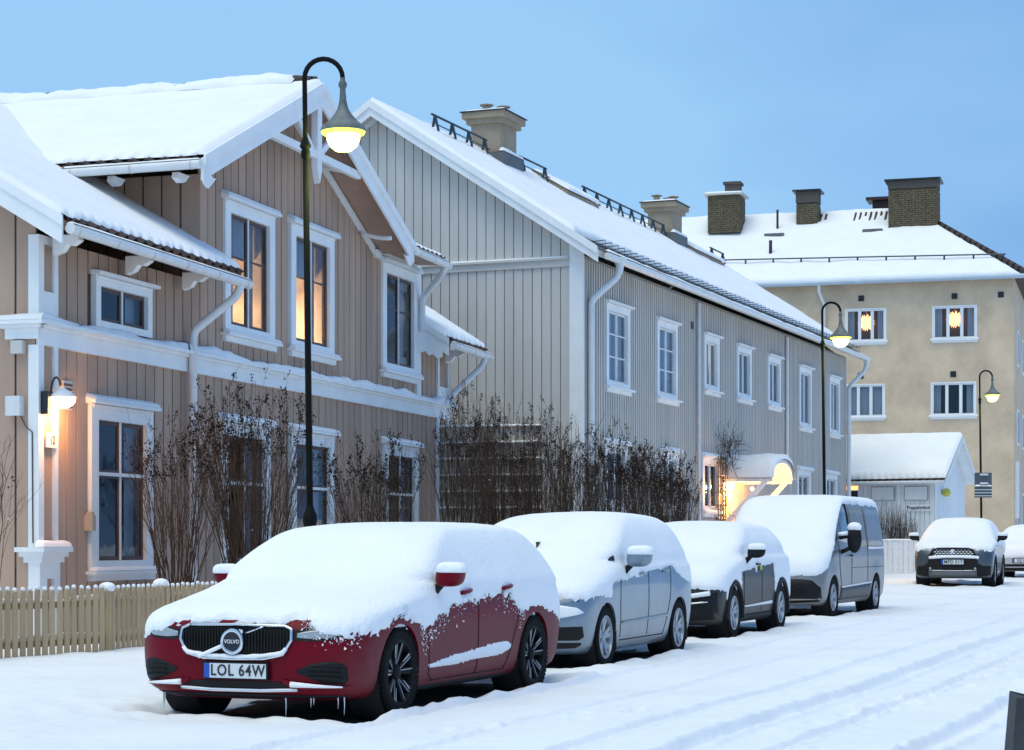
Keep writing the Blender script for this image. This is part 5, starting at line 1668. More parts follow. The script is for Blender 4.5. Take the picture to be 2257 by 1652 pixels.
def red_car():
    x, y, an, L, W = SPOTS['red']
    root = place('parked_car', 'dark red estate car buried in snow, plate LOL 64W, nearest in the row', x, y, an, .05, GROUP)
    RED = mat('dark_red_paint', (.145, .0006, .010), .32, var=.10, scale=3, metal=.0, coat=.03, spec=.12, side_film=(.20, .10, .11))
    wh = (.87, 3.76); ra, wz, r = .375, .345, .345
    rows = [(.17, .16, 4.55, .80, .55, 3.2), (.22, .05, 4.68, .88, .52, 3.3), (.32, .01, 4.73, .925, .50, 3.4), (.50, .0, 4.76, .945, .50, 3.4), (.64, .01, 4.76, .95, .52, 3.3), (.74, .04, 4.75, .95, .58, 3.0),
            (.80, .13, 4.74, .945, .72, 2.7), (.86, .34, 4.72, .94, .95, 2.6), (.93, .72, 4.70, .93, 1.0, 2.8), (1.00, 1.12, 4.66, .93, .8, 3.3), (1.10, 1.36, 4.60, .89, .50, 4.2),
            (1.25, 1.66, 4.46, .82, .42, 4.4), (1.37, 1.94, 4.28, .745, .40, 4.2), (1.425, 2.18, 4.08, .67, .42, 3.6), (1.46, 2.6, 3.75, .50, .4, 2.8), (1.475, 3.1, 3.35, .15, .12, 2.0)]
    S = CarShape(rows, L, .5, 3.0, wh, .012)
    body = car_body(root, S, RED, wh, ra, wz)
    for wy in wh:
        for s in (-1, 1): wheel(root, s * (.955 - .115), wy, wz, r, .235, s, .245, 'y', tread=True)
        spatch(root, 'arch_lip', S, RED, wy - .01, wy + .01, [(0, .73), (9, .73)], [(0, .725), (9, .725)], .0, 1, 1) if False else None
    # front face
    gt = [(0, .715), (.40, .712), (.455, .69)]; gb = [(0, .485), (.25, .487), (.39, .515), (.455, .60)]
    for sd in (1, -1):
        fpatch(root, 'grille_mesh', S, DARK, 0, .45, gt, gb, .004, 14, 4, sides=(sd,), th=0)
    for i in range(-17, 18):
        xx = i * .0255
        zt, zb = interp(gt, abs(xx)) - .01, interp(gb, abs(xx)) + .01
        yy = S.fy(abs(xx), .6)
        MB().box(xx - .004, xx + .004, yy - .02, yy - .006, zb, zt).build('grille_bar', PLASTIC, root)
    out = [(-.40, .722), (0, .728), (.40, .722), (.455, .70), (.462, .62), (.40, .515), (.25, .480), (0, .474), (-.25, .480), (-.40, .515), (-.462, .62), (-.455, .70)]
    ftube(root, 'grille_frame', S, out, .013, CHROME, .012, True, seg=8)
    # snow heaped along the lower grille frame
    pts = [(-.43 + .86 * k / 40) for k in range(41)]
    mb = MB().tube([(q, S.fy(abs(q), .55) - .022, interp([(0, .494), (.25, .500), (.40, .53), (.46, .60)], abs(q)) + .012 * noise.noise(Vector((q * 6, 2, 0)))) for q in pts],
                   [.014 + .010 * abs(noise.noise(Vector((q * 9, 0, 0)))) for q in pts], 8)
    mb.build('grille_snow', SNOW, root, True)
    # emblem
    ye = S.fy(0, .61) - .045
    em = MB()
    ring = [(.083 * math.cos(2 * math.pi * k / 32), ye, .605 + .083 * math.sin(2 * math.pi * k / 32)) for k in range(33)]
    em.tube(ring, .014, 8)
    em.prism([(.058, ye - .01, .700), (.092, ye - .01, .693), (.085, ye - .01, .660)], (0, .015, 0))
    e = em.build('emblem', CHROME, root, True, 40)
    MB().lathe([(.075, .0), (.001, -.004)], (0, 0, 0), 24).build('emblem_disc', mat('emblem_navy', (.01, .014, .03), .3), e, False, None, (0, ye + .002, .605), (R(90), 0, 0))
    text_mesh('emblem_lettering', 'VOLVO', .040, CHROME, e, (0, ye - .006, .605), (R(90), 0, 0), bold=.001, sx=.95)
    MB().box(-.075, .075, ye - .006, ye - .003, .602, .608).build('emblem_rule', mat('emblem_navy', (.01, .014, .03), .3), e)
    ftube(root, 'grille_diagonal', S, [(-.29, .49), (-.085, .575)], .016, SNOW, .03)
    ftube(root, 'grille_diagonal', S, [(.09, .665), (.24, .718)], .007, CHROME, .03)
    plate(root, S, 'LOL 64W', .02, .39)
    # lower intake with trim, side vents
    for sd in (1, -1):
        fpatch(root, 'lower_intake', S, DARK, 0, .52, [(0, .315), (.34, .315), (.52, .26)], [(0, .245), (.52, .245)], .006, 12, 3, sides=(sd,), th=0)
        fpatch(root, 'side_vent', S, PLASTIC, .50, .85, [(.5, .40), (.62, .45), (.74, .468), (.82, .455), (.85, .42)], [(.5, .385), (.6, .345), (.7, .305), (.82, .295), (.85, .33)], .006, 14, 5, sides=(sd,), th=.01)
        for k in range(3):
            zc = .35 + k * .033
            ftube(root, 'vent_slat', S, [(sd * .60, zc), (sd * .82, zc - .008)], .006, DARK, .016)
        fpatch(root, 'headlight', S, LENS, .50, .88, [(.5, .672), (.6, .695), (.88, .735)], [(.5, .640), (.6, .632), (.75, .64), (.88, .70)], .006, 14, 4, sides=(sd,), th=.012)
        fpatch(root, 'headlight_rim', S, DARK, .475, .90, [(.475, .690), (.6, .712), (.9, .752)], [(.475, .618), (.6, .612), (.75, .622), (.9, .69)], .002, 14, 3, sides=(sd,), th=0)
    ftube(root, 'chrome_strip', S, [(-.47, .252), (-.2, .240), (.2, .240), (.50, .252)], .010, CHROME, .012)
    ftube(root, 'strip_snow', S, [(-.47, .262), (-.2, .251), (.2, .251), (.50, .262)], .007, SNOW, .016)
    for sd in (1, -1):
        fpatch(root, 'blade', S, RED, .40, .86, [(.40, .33), (.55, .285), (.86, .278)], [(.40, .30), (.50, .25), (.86, .262)], .02, 12, 3, sides=(sd,), th=.03)
        # snow wedge lying on the blade
        q = [.46 + .36 * k / 14 for k in range(15)]
        MB().tube([(sd * v, S.fy(v, .29) - .03, .298 - .02 * (k / 14)) for k, v in enumerate(q)], [.022 * (1 - .72 * k / 14) for k in range(15)], 8).build('blade_snow', SNOW, root, True)
    fpatch(root, 'front_lip', S, PLASTIC, 0, .80, [(0, .215), (.8, .205)], [(0, .18), (.8, .185)], .006, 12, 2, sides=(1, -1), th=.01)
    # side details
    seam(root, S, [(1.42, .98), (1.40, .60), (1.46, .30), (1.60, .235)])
    seam(root, S, [(2.46, 1.02), (2.44, .60), (2.46, .25)])
    seam(root, S, [(3.40, .98), (3.36, .70), (3.20, .42), (3.10, .255)])
    seam(root, S, [(1.50, .245), (3.12, .25)], .005)
    spatch(root, 'sill_panel', S, PLASTIC, 1.30, 3.35, [(0, .205), (9, .205)], [(0, .165), (9, .165)], .004, 16, 2)
    for (yy, zz) in ((2.18, .925), (3.10, .945)):
        MB().tube([(S.sx(yy + k * .045 - .11, zz) + .012 + .022 * math.sin(math.pi * k / 5), yy - .11 + k * .045, zz + .004 * k) for k in range(6)], .017, 8).build('door_handle', RED, root, True)
        MB().ball((S.sx(yy - .02, zz - .045) + .004, yy - .02, zz - .045), .05, 10, 6, (.35, 1, .8)).build('handle_snow', SNOW, root, True)
    mirror_part(root, 1.06, 1.58, 1.065, RED, 1, 1.0)
    mirror_part(root, .985, 1.66, 1.05, RED, -1, .95)
    # snow
    front = [(0, .735), (.40, .732), (.47, .755), (.56, .76), (.60, .715), (.68, .675), (.75, .655), (.95, .635)]
    side = [(.2, .64), (.45, .66), (.62, .70), (.87, .77), (1.2, .70), (1.36, .60), (1.46, .66), (1.60, .74), (1.9, .80), (2.4, .86), (2.9, .90), (3.2, .90), (3.34, .76), (3.45, .72), (3.9, .76), (4.3, .66), (4.7, .55)]
    def extra(x, y, z):
        if x < .5: return -1
        f = (y - 1.37) / 1.85
        if f < 0 or f > 1: return -1
        c = .36 + .09 * f
        hw = .055 * min(1, f / .25, (1 - f) / .12) ** .5 * (.55 + .6 * f)
        return (hw - abs(z - c)) * 1.0
    car_snow(root, S, front, side, .60, wh, ra, wz, (130, 54, 120, 26), .048, .010, extra, .9, 3.0)
    # crumbs of snow clinging to the paint below the edge
    rg = random.Random(5); cr = MB()
    for i in range(460):
        if rg.random() < .62:
            yy = rg.choice([rg.uniform(1.22, 1.75), rg.uniform(1.3, 3.3), rg.uniform(3.0, 3.5)])
            zz = interp(side, yy) - abs(rg.gauss(0, .075)) + .02
            if min(math.hypot(yy - w_, zz - wz) for w_ in wh) < ra + .02: continue
            p = Vector((S.sx(yy, zz) + .003, yy, zz))
        else:
            xx = rg.uniform(.52, .93); zz = interp(front, xx) - abs(rg.gauss(0, .05)) + .02
            p = Vector((xx, S.fy(xx, zz) - .003, zz))
        sz = rg.uniform(.003, .0075)
        q = [p + Vector((rg.gauss(0, 1), rg.gauss(0, 1), rg.gauss(0, 1))) * sz for k in range(5)]
        cr.add(q, [(0, 1, 2), (0, 2, 3), (0, 3, 4), (1, 2, 4), (1, 3, 4)])
    cr.build('snow_crumbs', SNOW, root)['kind'] = 'stuff'
    # icicles under the bumper
    for (xx, l) in ((.36, .14), (.55, .07), (.57, .05), (.73, .08), (.765, .13), (-.80, .10), (-.77, .14), (-.74, .08), (-.83, .12)):
        yy = S.fy(abs(xx), .20) + .03
        MB().tube([(xx, yy, .20), (xx + .003, yy, .20 - l * .5), (xx, yy, .19 - l)], [.006, .004, .001], 5, False).build('icicle', ICE, root)
    bare_patch(x, y, R(an), L, W)
    return root

def silver_car():
    x, y, an, L, W = SPOTS['silver']
    root = place('parked_car', 'silver blue hatchback under snow, parked right behind the red car', x, y, an, .05, GROUP)
    P = mat('silver_blue_paint', (.21, .28, .35), .30, var=.08, scale=4, metal=.55, coat=.6, side_film=(.24, .25, .26))
    wh = (.86, 3.51); ra, wz, r = .355, .325, .325
    rows = [(.17, .15, 4.2, .80, .55, 3.2), (.24, .04, 4.30, .87, .5, 3.3), (.40, .0, 4.36, .90, .5, 3.4), (.60, .0, 4.38, .915, .5, 3.3), (.74, .03, 4.38, .915, .55, 3.0), (.83, .10, 4.37, .915, .7, 2.8),
            (.92, .32, 4.35, .91, .9, 2.7), (1.00, .66, 4.33, .90, .9, 2.9), (1.08, .95, 4.29, .87, .7, 3.2), (1.20, 1.20, 4.20, .85, .45, 4.2), (1.38, 1.56, 4.06, .78, .42, 4.2), (1.50, 1.86, 3.92, .69, .42, 3.8),
            (1.56, 2.15, 3.72, .58, .45, 3.0), (1.59, 2.5, 3.4, .38, .35, 2.5), (1.60, 2.9, 3.1, .10, .08, 2)]
    S = CarShape(rows, L, .5, 3.0, wh, .012)
    car_body(root, S, P, wh, ra, wz)
    for wy in wh:
        for s in (-1, 1): wheel(root, s * (.915 - .10), wy, wz, r, .205, s, .215, 'five', tread=(s > 0))
    for sd in (1, -1):
        fpatch(root, 'upper_grille', S, DARK, 0, .62, [(0, .80), (.62, .80)], [(0, .765), (.62, .775)], .006, 12, 2, sides=(sd,), th=0)
        fpatch(root, 'headlight', S, LENS, .56, .89, [(.56, .75), (.7, .80), (.89, .86)], [(.56, .69), (.7, .68), (.89, .74)], .007, 12, 4, sides=(sd,))
        fpatch(root, 'fog_opening', S, DARK, .45, .875, [(.45, .445), (.875, .455)], [(.45, .44), (.66, .315), (.85, .315), (.875, .35)], .008, 12, 4, sides=(sd,), th=0)
    fpatch(root, 'lower_intake', S, DARK, 0, .85, [(0, .40), (.36, .40), (.50, .285), (.85, .29)], [(0, .225), (.80, .235), (.85, .27)], .007, 20, 3, sides=(1, -1), th=0)
    for sd in (1, -1):
        fpatch(root, 'bumper_snow', S, SNOW, 0, .885, [(0, .665), (.7, .67), (.86, .64), (.885, .60)], [(0, .53), (.7, .54), (.86, .575), (.885, .59)], .022, 18, 6, sides=(sd,), th=.03)
        fpatch(root, 'bonnet_gap', S, DARK, 0, .84, [(0, .735), (.84, .735)], [(0, .700), (.84, .705)], .006, 14, 2, sides=(sd,), th=0)
    plate(root, S, 'WKR 318', .0, .53) if False else None
    seam(root, S, [(1.36, 1.06), (1.33, .62), (1.38, .30)])
    seam(root, S, [(2.34, 1.06), (2.33, .3)])
    seam(root, S, [(3.20, 1.04), (3.16, .72), (3.02, .42), (2.95, .28)])
    seam(root, S, [(1.38, .27), (2.96, .275)], .006)
    spatch(root, 'body_crease', S, P, 1.40, 3.05, [(0, .475), (1.4, .468), (3.0, .50)], [(0, .455), (1.4, .448), (3.0, .475)], .012, 16, 2)
    spatch(root, 'window_trim', S, CHROME, 1.30, 3.35, [(1.3, 1.03), (3.4, 1.07)], [(1.3, 1.018), (3.4, 1.058)], .010, 16, 1)
    for (yy, zz) in ((2.08, .965), (2.98, .985)):
        MB().tube([(S.sx(yy, zz) + .012 + .02 * math.sin(math.pi * k / 5), yy - .1 + k * .04, zz) for k in range(6)], .015, 8).build('door_handle', P, root, True)
    for wy in wh: MB().box(W - .16, W + .0, wy + ra + .0, wy + ra + .025, .17, .42).build('mud_flap', PLASTIC, root)
    mirror_part(root, 1.07, 1.50, 1.13, P, 1, 1.15)
    mirror_part(root, 1.07, 1.50, 1.13, P, -1, 1.15)
    spatch(root, 'pillar_trim', S, BLACK, 1.18, 1.30, [(0, 1.30), (9, 1.34)], [(0, 1.10), (9, 1.16)], .03, 3, 4)
    front = [(0, .75), (.6, .75), (.8, .74), (.9, .73)]
    side = [(.3, .72), (.5, .74), (.86, .72), (1.02, .72), (1.07, .86), (1.6, .91), (2.23, .96), (3.3, 1.03), (3.45, .95), (3.8, .85), (4.3, .75)]
    car_snow(root, S, front, side, .75, wh, ra, wz, (110, 44, 100, 22), .05, .010, None, .6, 9.0)
    bare_patch(x, y, R(an), L, W)

def grey_car():
    x, y, an, L, W = SPOTS['grey']
    root = place('parked_car', 'dark grey crossover under snow, parked between the silver car and the van', x, y, an, .05, GROUP)
    P = mat('dark_grey_paint', (.026, .024, .026), .4, var=.12, scale=4, metal=.0, coat=.15, spec=.3, side_film=(.07, .062, .06))
    wh = (.88, 3.52); ra, wz, r = .37, .345, .345
    rows = [(.20, .15, 4.25, .82, .55, 3.2), (.28, .04, 4.38, .89, .5, 3.3), (.45, .0, 4.43, .92, .5, 3.4), (.64, .0, 4.45, .925, .5, 3.3), (.78, .04, 4.45, .925, .6, 2.9), (.88, .16, 4.43, .92, .8, 2.7),
            (.95, .42, 4.42, .915, .95, 2.8), (1.02, .85, 4.39, .90, .9, 3.0), (1.09, 1.12, 4.33, .86, .6, 3.4), (1.22, 1.40, 4.18, .84, .45, 4.2), (1.36, 1.74, 4.00, .76, .42, 4.0), (1.45, 2.05, 3.85, .66, .42, 3.4),
            (1.50, 2.45, 3.6, .42, .4, 2.6), (1.515, 2.9, 3.2, .10, .1, 2)]
    S = CarShape(rows, L, .5, 3.0, wh, .02)
    car_body(root, S, P, wh, ra, wz)
    for wy in wh:
        for s in (-1, 1): wheel(root, s * (.93 - .11), wy, wz, r, .225, s, .215, 'five')
        mb = MB()
        pts = [(W + .012, wy + (ra + .03) * math.cos(math.pi * k / 16), wz + (ra + .03) * math.sin(math.pi * k / 16)) for k in range(-1, 18)]
        MB().tube(pts, .038, 6).build('arch_cladding', PLASTIC, root, True)
    for sd in (1, -1):
        fpatch(root, 'grille_mesh', S, DARK, 0, .40, [(0, .80), (.30, .82), (.40, .80)], [(0, .60), (.25, .62), (.40, .78)], .008, 12, 3, sides=(sd,), th=0)
        fpatch(root, 'headlight', S, LENS, .45, .86, [(.45, .79), (.86, .88)], [(.45, .74), (.7, .70), (.86, .78)], .007, 12, 4, sides=(sd,))
        fpatch(root, 'bumper_cladding', S, PLASTIC, 0, .88, [(0, .52), (.5, .60), (.88, .62)], [(0, .24), (.88, .28)], .008, 14, 4, sides=(sd,))
        ftube(root, 'fog_trim', S, [(sd * .50, .475), (sd * .78, .505)], .012, CHROME, .02)
        ftube(root, 'fog_snow', S, [(sd * .52, .575), (sd * .6, .58), (sd * .80, .612)], .03, SNOW, .008, seg=8)
    ftube(root, 'lower_trim', S, [(-.5, .345), (0, .335), (.5, .345)], .013, CHROME, .02)
    seam(root, S, [(1.42, 1.02), (1.40, .62), (1.46, .32)])
    seam(root, S, [(2.40, 1.05), (2.40, .32)])
    spatch(root, 'sill_cladding', S, PLASTIC, 1.30, 3.12, [(0, .30), (9, .32)], [(0, .205), (9, .215)], .010, 14, 2)
    ss = spatch(root, 'sill_snow', S, SNOW, 1.42, 2.95, [(0, .43), (1.42, .42), (3, .455)], [(0, .40), (1.42, .405), (3, .415)], .02, 16, 2, th=.02)
    MB().tube([(S.sx(2.12, .97) + .03, 2.02 + k * .04, .965) for k in range(6)], .015, 8).build('door_handle', P, root, True)
    MB().box(S.sx(2.3, .93) + .01, S.sx(2.3, .93) + .03, 2.24, 2.31, .885, .945).build('yellow_tag', mat('yellow_tag', (.55, .60, .08), .6), root)
    mirror_part(root, 1.06, 1.52, 1.13, PLASTIC, 1, 1.0)
    mirror_part(root, 1.06, 1.52, 1.13, PLASTIC, -1, 1.0)
    front = [(0, .84), (.28, .86), (.40, .80), (.46, .70), (.9, .655)]
    side = [(.2, .64), (.46, .64), (.5, .40), (1.22, .42), (1.26, .87), (2.0, .925), (2.08, .84), (2.16, .93), (3.0, .965), (3.10, .96), (3.14, .46), (3.9, .46), (4.4, .5)]
    car_snow(root, S, front, side, .6, wh, ra, wz, (105, 40, 110, 20), .05, .012, None, .4, 17.0)
    bare_patch(x, y, R(an), L, W)

def van():
    x, y, an, L, W = SPOTS['van']
    root = place('parked_van', 'silver grey delivery van with snow over bonnet and windscreen, farthest of the left row', x, y, an, .05, GROUP)
    P = mat('silver_van_paint', (.25, .245, .25), .36, var=.10, scale=2.5, metal=.45, coat=.4, side_film=(.22, .21, .20))
    wh = (.85, 3.92); ra, wz, r = .365, .335, .335
    rows = [(.22, .14, 4.66, .84, .5, 3.4), (.30, .03, 4.74, .91, .45, 3.6), (.50, .0, 4.77, .94, .45, 3.6), (.75, .02, 4.78, .945, .5, 3.3), (.90, .08, 4.78, .945, .6, 3.0), (1.00, .22, 4.78, .945, .75, 2.9),
            (1.10, .46, 4.77, .94, .85, 3.0), (1.22, .76, 4.76, .93, .8, 3.2), (1.36, 1.00, 4.75, .91, .6, 3.6), (1.56, 1.26, 4.72, .88, .5, 4), (1.76, 1.52, 4.68, .845, .45, 4), (1.88, 1.74, 4.62, .80, .5, 3.6), (1.94, 1.98, 4.52, .70, .5, 3.2), (1.965, 2.3, 4.3, .45, .4, 2.6), (1.975, 2.8, 3.9, .10, .1, 2)]
    S = CarShape(rows, L, .30, 4.0, wh, .012)
    car_body(root, S, P, wh, ra, wz)
    for wy in wh:
        for s in (-1, 1): wheel(root, s * (.945 - .11), wy, wz, r, .215, s, .205, 'five', tread=True)
    for sd in (1, -1):
        fpatch(root, 'bumper_cladding', S, PLASTIC, 0, .90, [(0, .63), (.6, .64), (.78, .62), (.9, .50)], [(0, .24), (.9, .28)], .008, 16, 4, sides=(sd,))
        fpatch(root, 'headlight', S, LENS, .50, .92, [(.5, .84), (.7, 1.0), (.92, 1.14)], [(.5, .76), (.7, .78), (.92, .95)], .007, 12, 4, sides=(sd,))
    for k, (cx, w2) in enumerate(((.42, .055), (.60, .08))):
        ringp = [(cx + w2 * math.cos(t * math.pi / 9), .44 + .075 * math.sin(t * math.pi / 9)) for t in range(18)]
        ftube(root, 'fog_ring', S, ringp, .012, DARK, .012, True)
    # side: cab window, cargo window with grey screen, mouldings
    spatch(root, 'cab_window', S, mat('van_glass', (.09, .12, .16), .08, coat=1.0), 1.22, 1.98, [(1.22, 1.36), (1.42, 1.58), (1.62, 1.78), (1.98, 1.80)], [(1.22, 1.24), (1.98, 1.20)], .006, 16, 5)
    seam(root, S, [(1.18, 1.25), (1.42, 1.62), (1.62, 1.82), (2.02, 1.84), (2.04, 1.2)], .016, name='window_rubber')
    seam(root, S, [(1.45, 1.25), (1.48, 1.62)], .008, name='window_bar')
    spatch(root, 'cargo_window', S, mat('van_screen', (.20, .175, .14), .25, var=.12, scale=3), 2.18, 3.25, [(0, 1.80), (9, 1.78)], [(2.18, 1.16), (3.25, 1.14)], .006, 12, 5)
    spatch(root, 'cargo_panel', S, P, 3.30, 4.45, [(0, 1.80), (9, 1.76)], [(3.3, 1.14), (4.45, 1.14)], .009, 12, 5)
    spatch(root, 'panel_snow', S, SNOW, 3.28, 4.5, [(0, 1.145), (9, 1.14)], [(3.3, 1.10), (4.5, 1.11)], .02, 12, 2)
    seam(root, S, [(2.10, 1.84), (2.08, .32)], .006)
    seam(root, S, [(1.22, 1.22), (1.25, .80), (1.36, .50), (1.40, .32)], .006)
    seam(root, S, [(3.27, 1.82), (3.27, .36)], .005)
    seam(root, S, [(2.12, .80), (4.5, .80)], .004, name='rail_groove')
    spatch(root, 'side_moulding', S, mat('moulding_grey', (.085, .085, .09), .5), 1.34, 3.50, [(1.34, .48), (3.5, .52)], [(1.34, .28), (3.5, .29)], .012, 16, 3)
    spatch(root, 'moulding_snow', S, SNOW, 1.36, 3.48, [(1.34, .505), (3.5, .55)], [(1.34, .48), (3.5, .525)], .022, 16, 2, th=.02)
    MB().tube([(S.sx(1.95, .98) + .03, 1.88, 1.00), (S.sx(1.95, .98) + .035, 1.98, 1.0)], .018, 6).build('door_handle', PLASTIC, root, True)
    mo = MB().box(-.12, .12, -.06, .06, -.20, .20).mesh('m')
    b = MB().ball((0, 0, 0), .5, 14, 9)
    b.v = [(p[0] * .24, p[1] * .17, p[2] * .46) for p in b.v]
    mr = b.build('mirror', PLASTIC, root, True, None, (1.16, 1.34, 1.27))
    MB().tube([(-.06, 0, .06), (-.28, .02, .02)], .04, 8).tube([(-.05, 0, -.14), (-.24, .02, -.22)], .035, 8).build('mirror_arm', PLASTIC, mr, True)
    MB().ball((0, 0, .19), .10, 12, 7, (1.2, .8, .8)).build('mirror_snow', SNOW, mr, True)
    MB().tube([(-.10, -.02, .09), (-.28, .0, .07)], .035, 8).build('arm_snow', SNOW, mr, True)
    front = [(0, .68), (.6, .68), (.78, .70), (.94, .78)]
    side = [(.2, .72), (.45, .80), (.6, .93), (.8, 1.03), (1.0, 1.16), (1.15, 1.30), (1.3, 1.55), (1.55, 1.80), (1.75, 1.86), (4.5, 1.84), (4.78, 1.5)]
    car_snow(root, S, front, side, 1.5, wh, ra, wz, (90, 34, 76, 18), .05, .012, None, .5, 27.0)
    bare_patch(x, y, R(an), L, W)

def far_suv():
    x, y, an, L, W = SPOTS['suv']
    root = place('parked_car', 'dark grey crossover facing the camera at the street end, plate MPD 01Y', x, y, an, .03, 'cars at the far end of the street')
    P = mat('slate_paint', (.07, .09, .11), .35, var=.1, scale=4, metal=.5, coat=.6, side_film=(.16, .16, .16))
    wh = (.90, 3.54); ra, wz, r = .375, .345, .345
    rows = [(.22, .14, 4.3, .82, .5, 3.2), (.30, .03, 4.40, .89, .45, 3.5), (.50, .0, 4.45, .915, .45, 3.6), (.72, .0, 4.46, .92, .45, 3.4), (.86, .03, 4.46, .92, .55, 3.0), (.96, .12, 4.44, .915, .75, 2.8),
            (1.02, .40, 4.42, .91, .9, 2.9), (1.09, .80, 4.39, .89, .8, 3.0), (1.16, 1.05, 4.33, .86, .6, 3.4), (1.30, 1.32, 4.20, .79, .5, 3.6), (1.46, 1.68, 4.02, .70, .45, 3.4), (1.56, 2.0, 3.85, .60, .45, 3.0),
            (1.61, 2.4, 3.6, .40, .4, 2.6), (1.625, 2.9, 3.2, .10, .1, 2)]
    S = CarShape(rows, L, .5, 3.0, wh, .02)
    car_body(root, S, P, wh, ra, wz, n=36)
    for wy in wh:
        for s in (-1, 1): wheel(root, s * (.92 - .11), wy, wz, r, .225, s, .215, 'five')
        pts = [(W + .012, wy + (ra + .03) * math.cos(math.pi * k / 14), wz + (ra + .03) * math.sin(math.pi * k / 14)) for k in range(-1, 16)]
        MB().tube(pts, .034, 6).build('arch_cladding', PLASTIC, root, True)
    gt = [(0, .92), (.36, .92), (.46, .88), (.55, .74)]; gb = [(0, .735), (.55, .73)]
    for sd in (1, -1):
        fpatch(root, 'grille_mesh', S, DARK, 0, .54, gt, gb, .006, 12, 3, sides=(sd,), th=0)
        fpatch(root, 'lower_intake', S, DARK, 0, .58, [(0, .70), (.58, .68)], [(0, .42), (.58, .42)], .006, 12, 3, sides=(sd,), th=0)
        fpatch(root, 'headlight', S, LENS, .50, .88, [(.5, .92), (.88, .955)], [(.5, .865), (.88, .89)], .008, 10, 3, sides=(sd,))
        fpatch(root, 'bumper_cladding', S, PLASTIC, .56, .90, [(.56, .60), (.7, .52), (.9, .52)], [(.56, .26), (.9, .30)], .007, 8, 4, sides=(sd,))
        MB().ball((sd * .52, S.fy(.52, .455) - .02, .455), .035, 8, 5).build('fog_lamp', LENS, root, True)
    k = 0
    for zc in (.77, .81, .85, .89):
        for i in range(-5, 6):
            xx = i * .082 + (.041 if k % 2 else 0)
            if abs(xx) > .50 - (zc - .77) * .9: continue
            yy = S.fy(abs(xx), zc) - .01
            MB().box(xx - .026, xx + .026, yy - .012, yy, zc - .009, zc + .009).build('grille_stud', SNOW if zc < .86 else ALLOY, root)
        k += 1
    ftube(root, 'grille_frame', S, [(-.56, .72), (-.47, .885), (-.36, .93), (0, .935), (.36, .93), (.47, .885), (.56, .72)], .018, PLASTIC, .01)
    ftube(root, 'grille_snow', S, [(-.55, .715), (-.2, .735), (.2, .735), (.56, .725), (.60, .70)], .035, SNOW, .01, seg=8)
    MB().lathe([(.055, 0), (.001, -.006)], (0, 0, 0), 16).build('emblem', CHROME, root, False, None, (0, S.fy(0, .86) - .03, .86), (R(90), 0, 0))
    plate(root, S, 'MPD 01Y', .0, .61)
    fpatch(root, 'skid_plate', S, mat('skid_grey', (.14, .145, .16), .5), 0, .52, [(0, .40), (.52, .39)], [(0, .29), (.52, .30)], .012, 10, 2, sides=(1, -1))
    ftube(root, 'skid_trim', S, [(-.55, .415), (0, .405), (.55, .415)], .008, CHROME, .015)
    mirror_part(root, 1.05, 1.45, 1.20, PLASTIC, 1, 1.0)
    mirror_part(root, 1.05, 1.45, 1.20, PLASTIC, -1, 1.0)
    front = [(0, .955), (.5, .955), (.6, .93), (.9, .90)]
    side = [(.2, .84), (.8, .95), (1.4, 1.02), (3.2, 1.02), (3.6, .9), (4.3, .85)]
    car_snow(root, S, front, side, .8, wh, ra, wz, (60, 22, 46, 14), .075, .026, None, .8, 37.0)
    bare_patch(x, y, R(an), L, W)

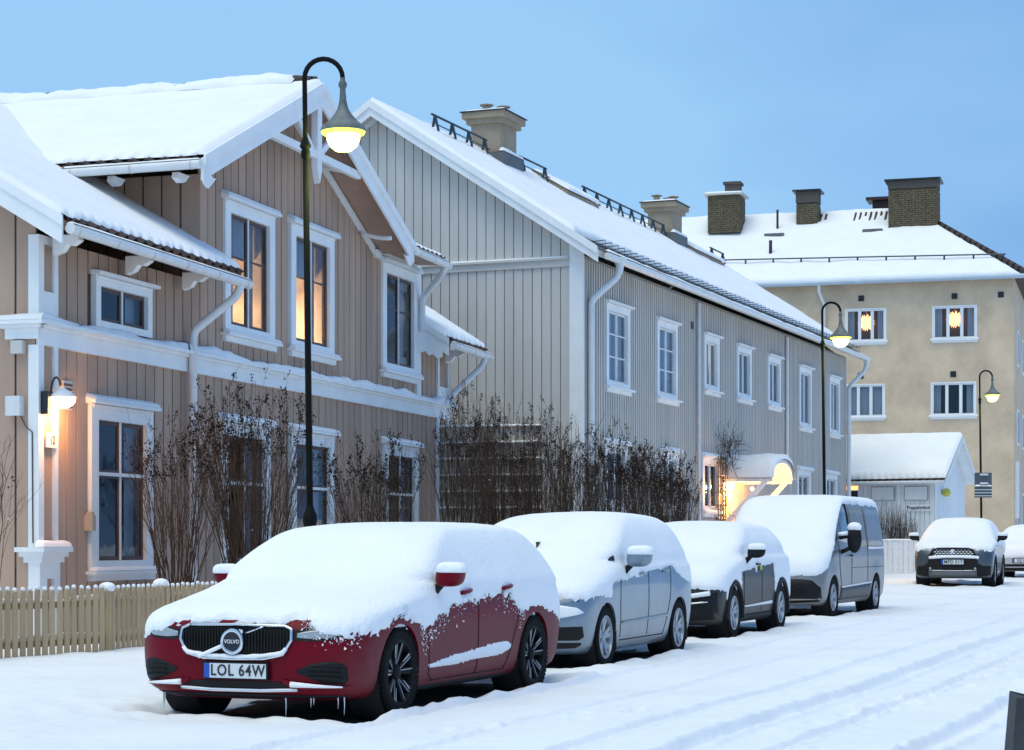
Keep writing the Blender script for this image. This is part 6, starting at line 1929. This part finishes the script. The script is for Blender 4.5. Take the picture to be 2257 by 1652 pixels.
def far_white_car():
    x, y, an, L, W = SPOTS['far']
    root = place('parked_car', 'snowed over pale car cut off by the right edge, plate ending 832', x, y, an, .03, 'cars at the far end of the street')
    P = mat('pale_paint', (.45, .48, .50), .4, var=.08, metal=.2, coat=.5)
    wh = (.85, 3.45); ra, wz, r = .36, .33, .33
    rows = [(.20, .14, 4.2, .80, .5, 3.2), (.30, .03, 4.34, .87, .45, 3.5), (.50, .0, 4.38, .89, .45, 3.6), (.70, .02, 4.40, .895, .5, 3.2), (.82, .10, 4.39, .89, .7, 2.8), (.92, .45, 4.36, .88, .9, 2.8), (1.0, .95, 4.32, .86, .7, 3.2),
            (1.12, 1.25, 4.2, .80, .5, 3.6), (1.3, 1.65, 4.0, .70, .45, 3.4), (1.42, 2.05, 3.8, .56, .45, 3), (1.46, 2.5, 3.4, .32, .35, 2.5), (1.47, 2.9, 3.1, .08, .08, 2)]
    S = CarShape(rows, L, .5, 3.0, wh, .012)
    car_body(root, S, P, wh, ra, wz, n=34)
    for wy in wh:
        for s in (-1, 1): wheel(root, s * (.89 - .10), wy, wz, r, .205, s, .205, 'five')
    for sd in (1, -1):
        fpatch(root, 'lower_intake', S, DARK, 0, .75, [(0, .40), (.75, .40)], [(0, .33), (.75, .33)], .006, 10, 2, sides=(sd,), th=0)
        fpatch(root, 'bumper_bar', S, PLASTIC, 0, .80, [(0, .29), (.8, .29)], [(0, .21), (.8, .22)], .006, 10, 2, sides=(sd,))
        fpatch(root, 'headlight', S, LENS, .45, .85, [(.45, .72), (.85, .80)], [(.45, .64), (.85, .70)], .007, 10, 3, sides=(sd,))
    plate(root, S, 'XJJ 832', .0, .50)
    mirror_part(root, 1.02, 1.45, 1.06, PLASTIC, -1, 1.0)
    mirror_part(root, 1.02, 1.45, 1.06, PLASTIC, 1, 1.0)
    car_snow(root, S, [(0, .58), (.9, .60)], [(.2, .6), (1.4, .85), (4.3, .7)], .7, wh, ra, wz, (50, 20, 40, 12), .075, .026, None, .7, 47.0)
    bare_patch(x, y, R(an), L, W)

# ------------------------------------------------------------------ assemble
build_ground()
house, house_a = tan_house()
house_fittings(house)
grey_house()
ochre_house()
shed()
fence()
low_white_fence()
slat_screen()
street_lamp(-1.98, 20.4, 'nearest street lamp, tall gooseneck before the tan gable')
street_lamp((1822 - 1128.5) / 4500 * 42.5, 42.5, 'middle street lamp behind the silver van roof')
L3 = ((2166 - 1128.5) / 4500 * 61, 61)
street_lamp(L3[0], L3[1], 'farthest street lamp beside the white shed, carrying road signs')
road_signs(*L3)
stone_block()
red_car()
silver_car()
grey_car()
van()
far_suv()
far_white_car()
shrubs()
climber()
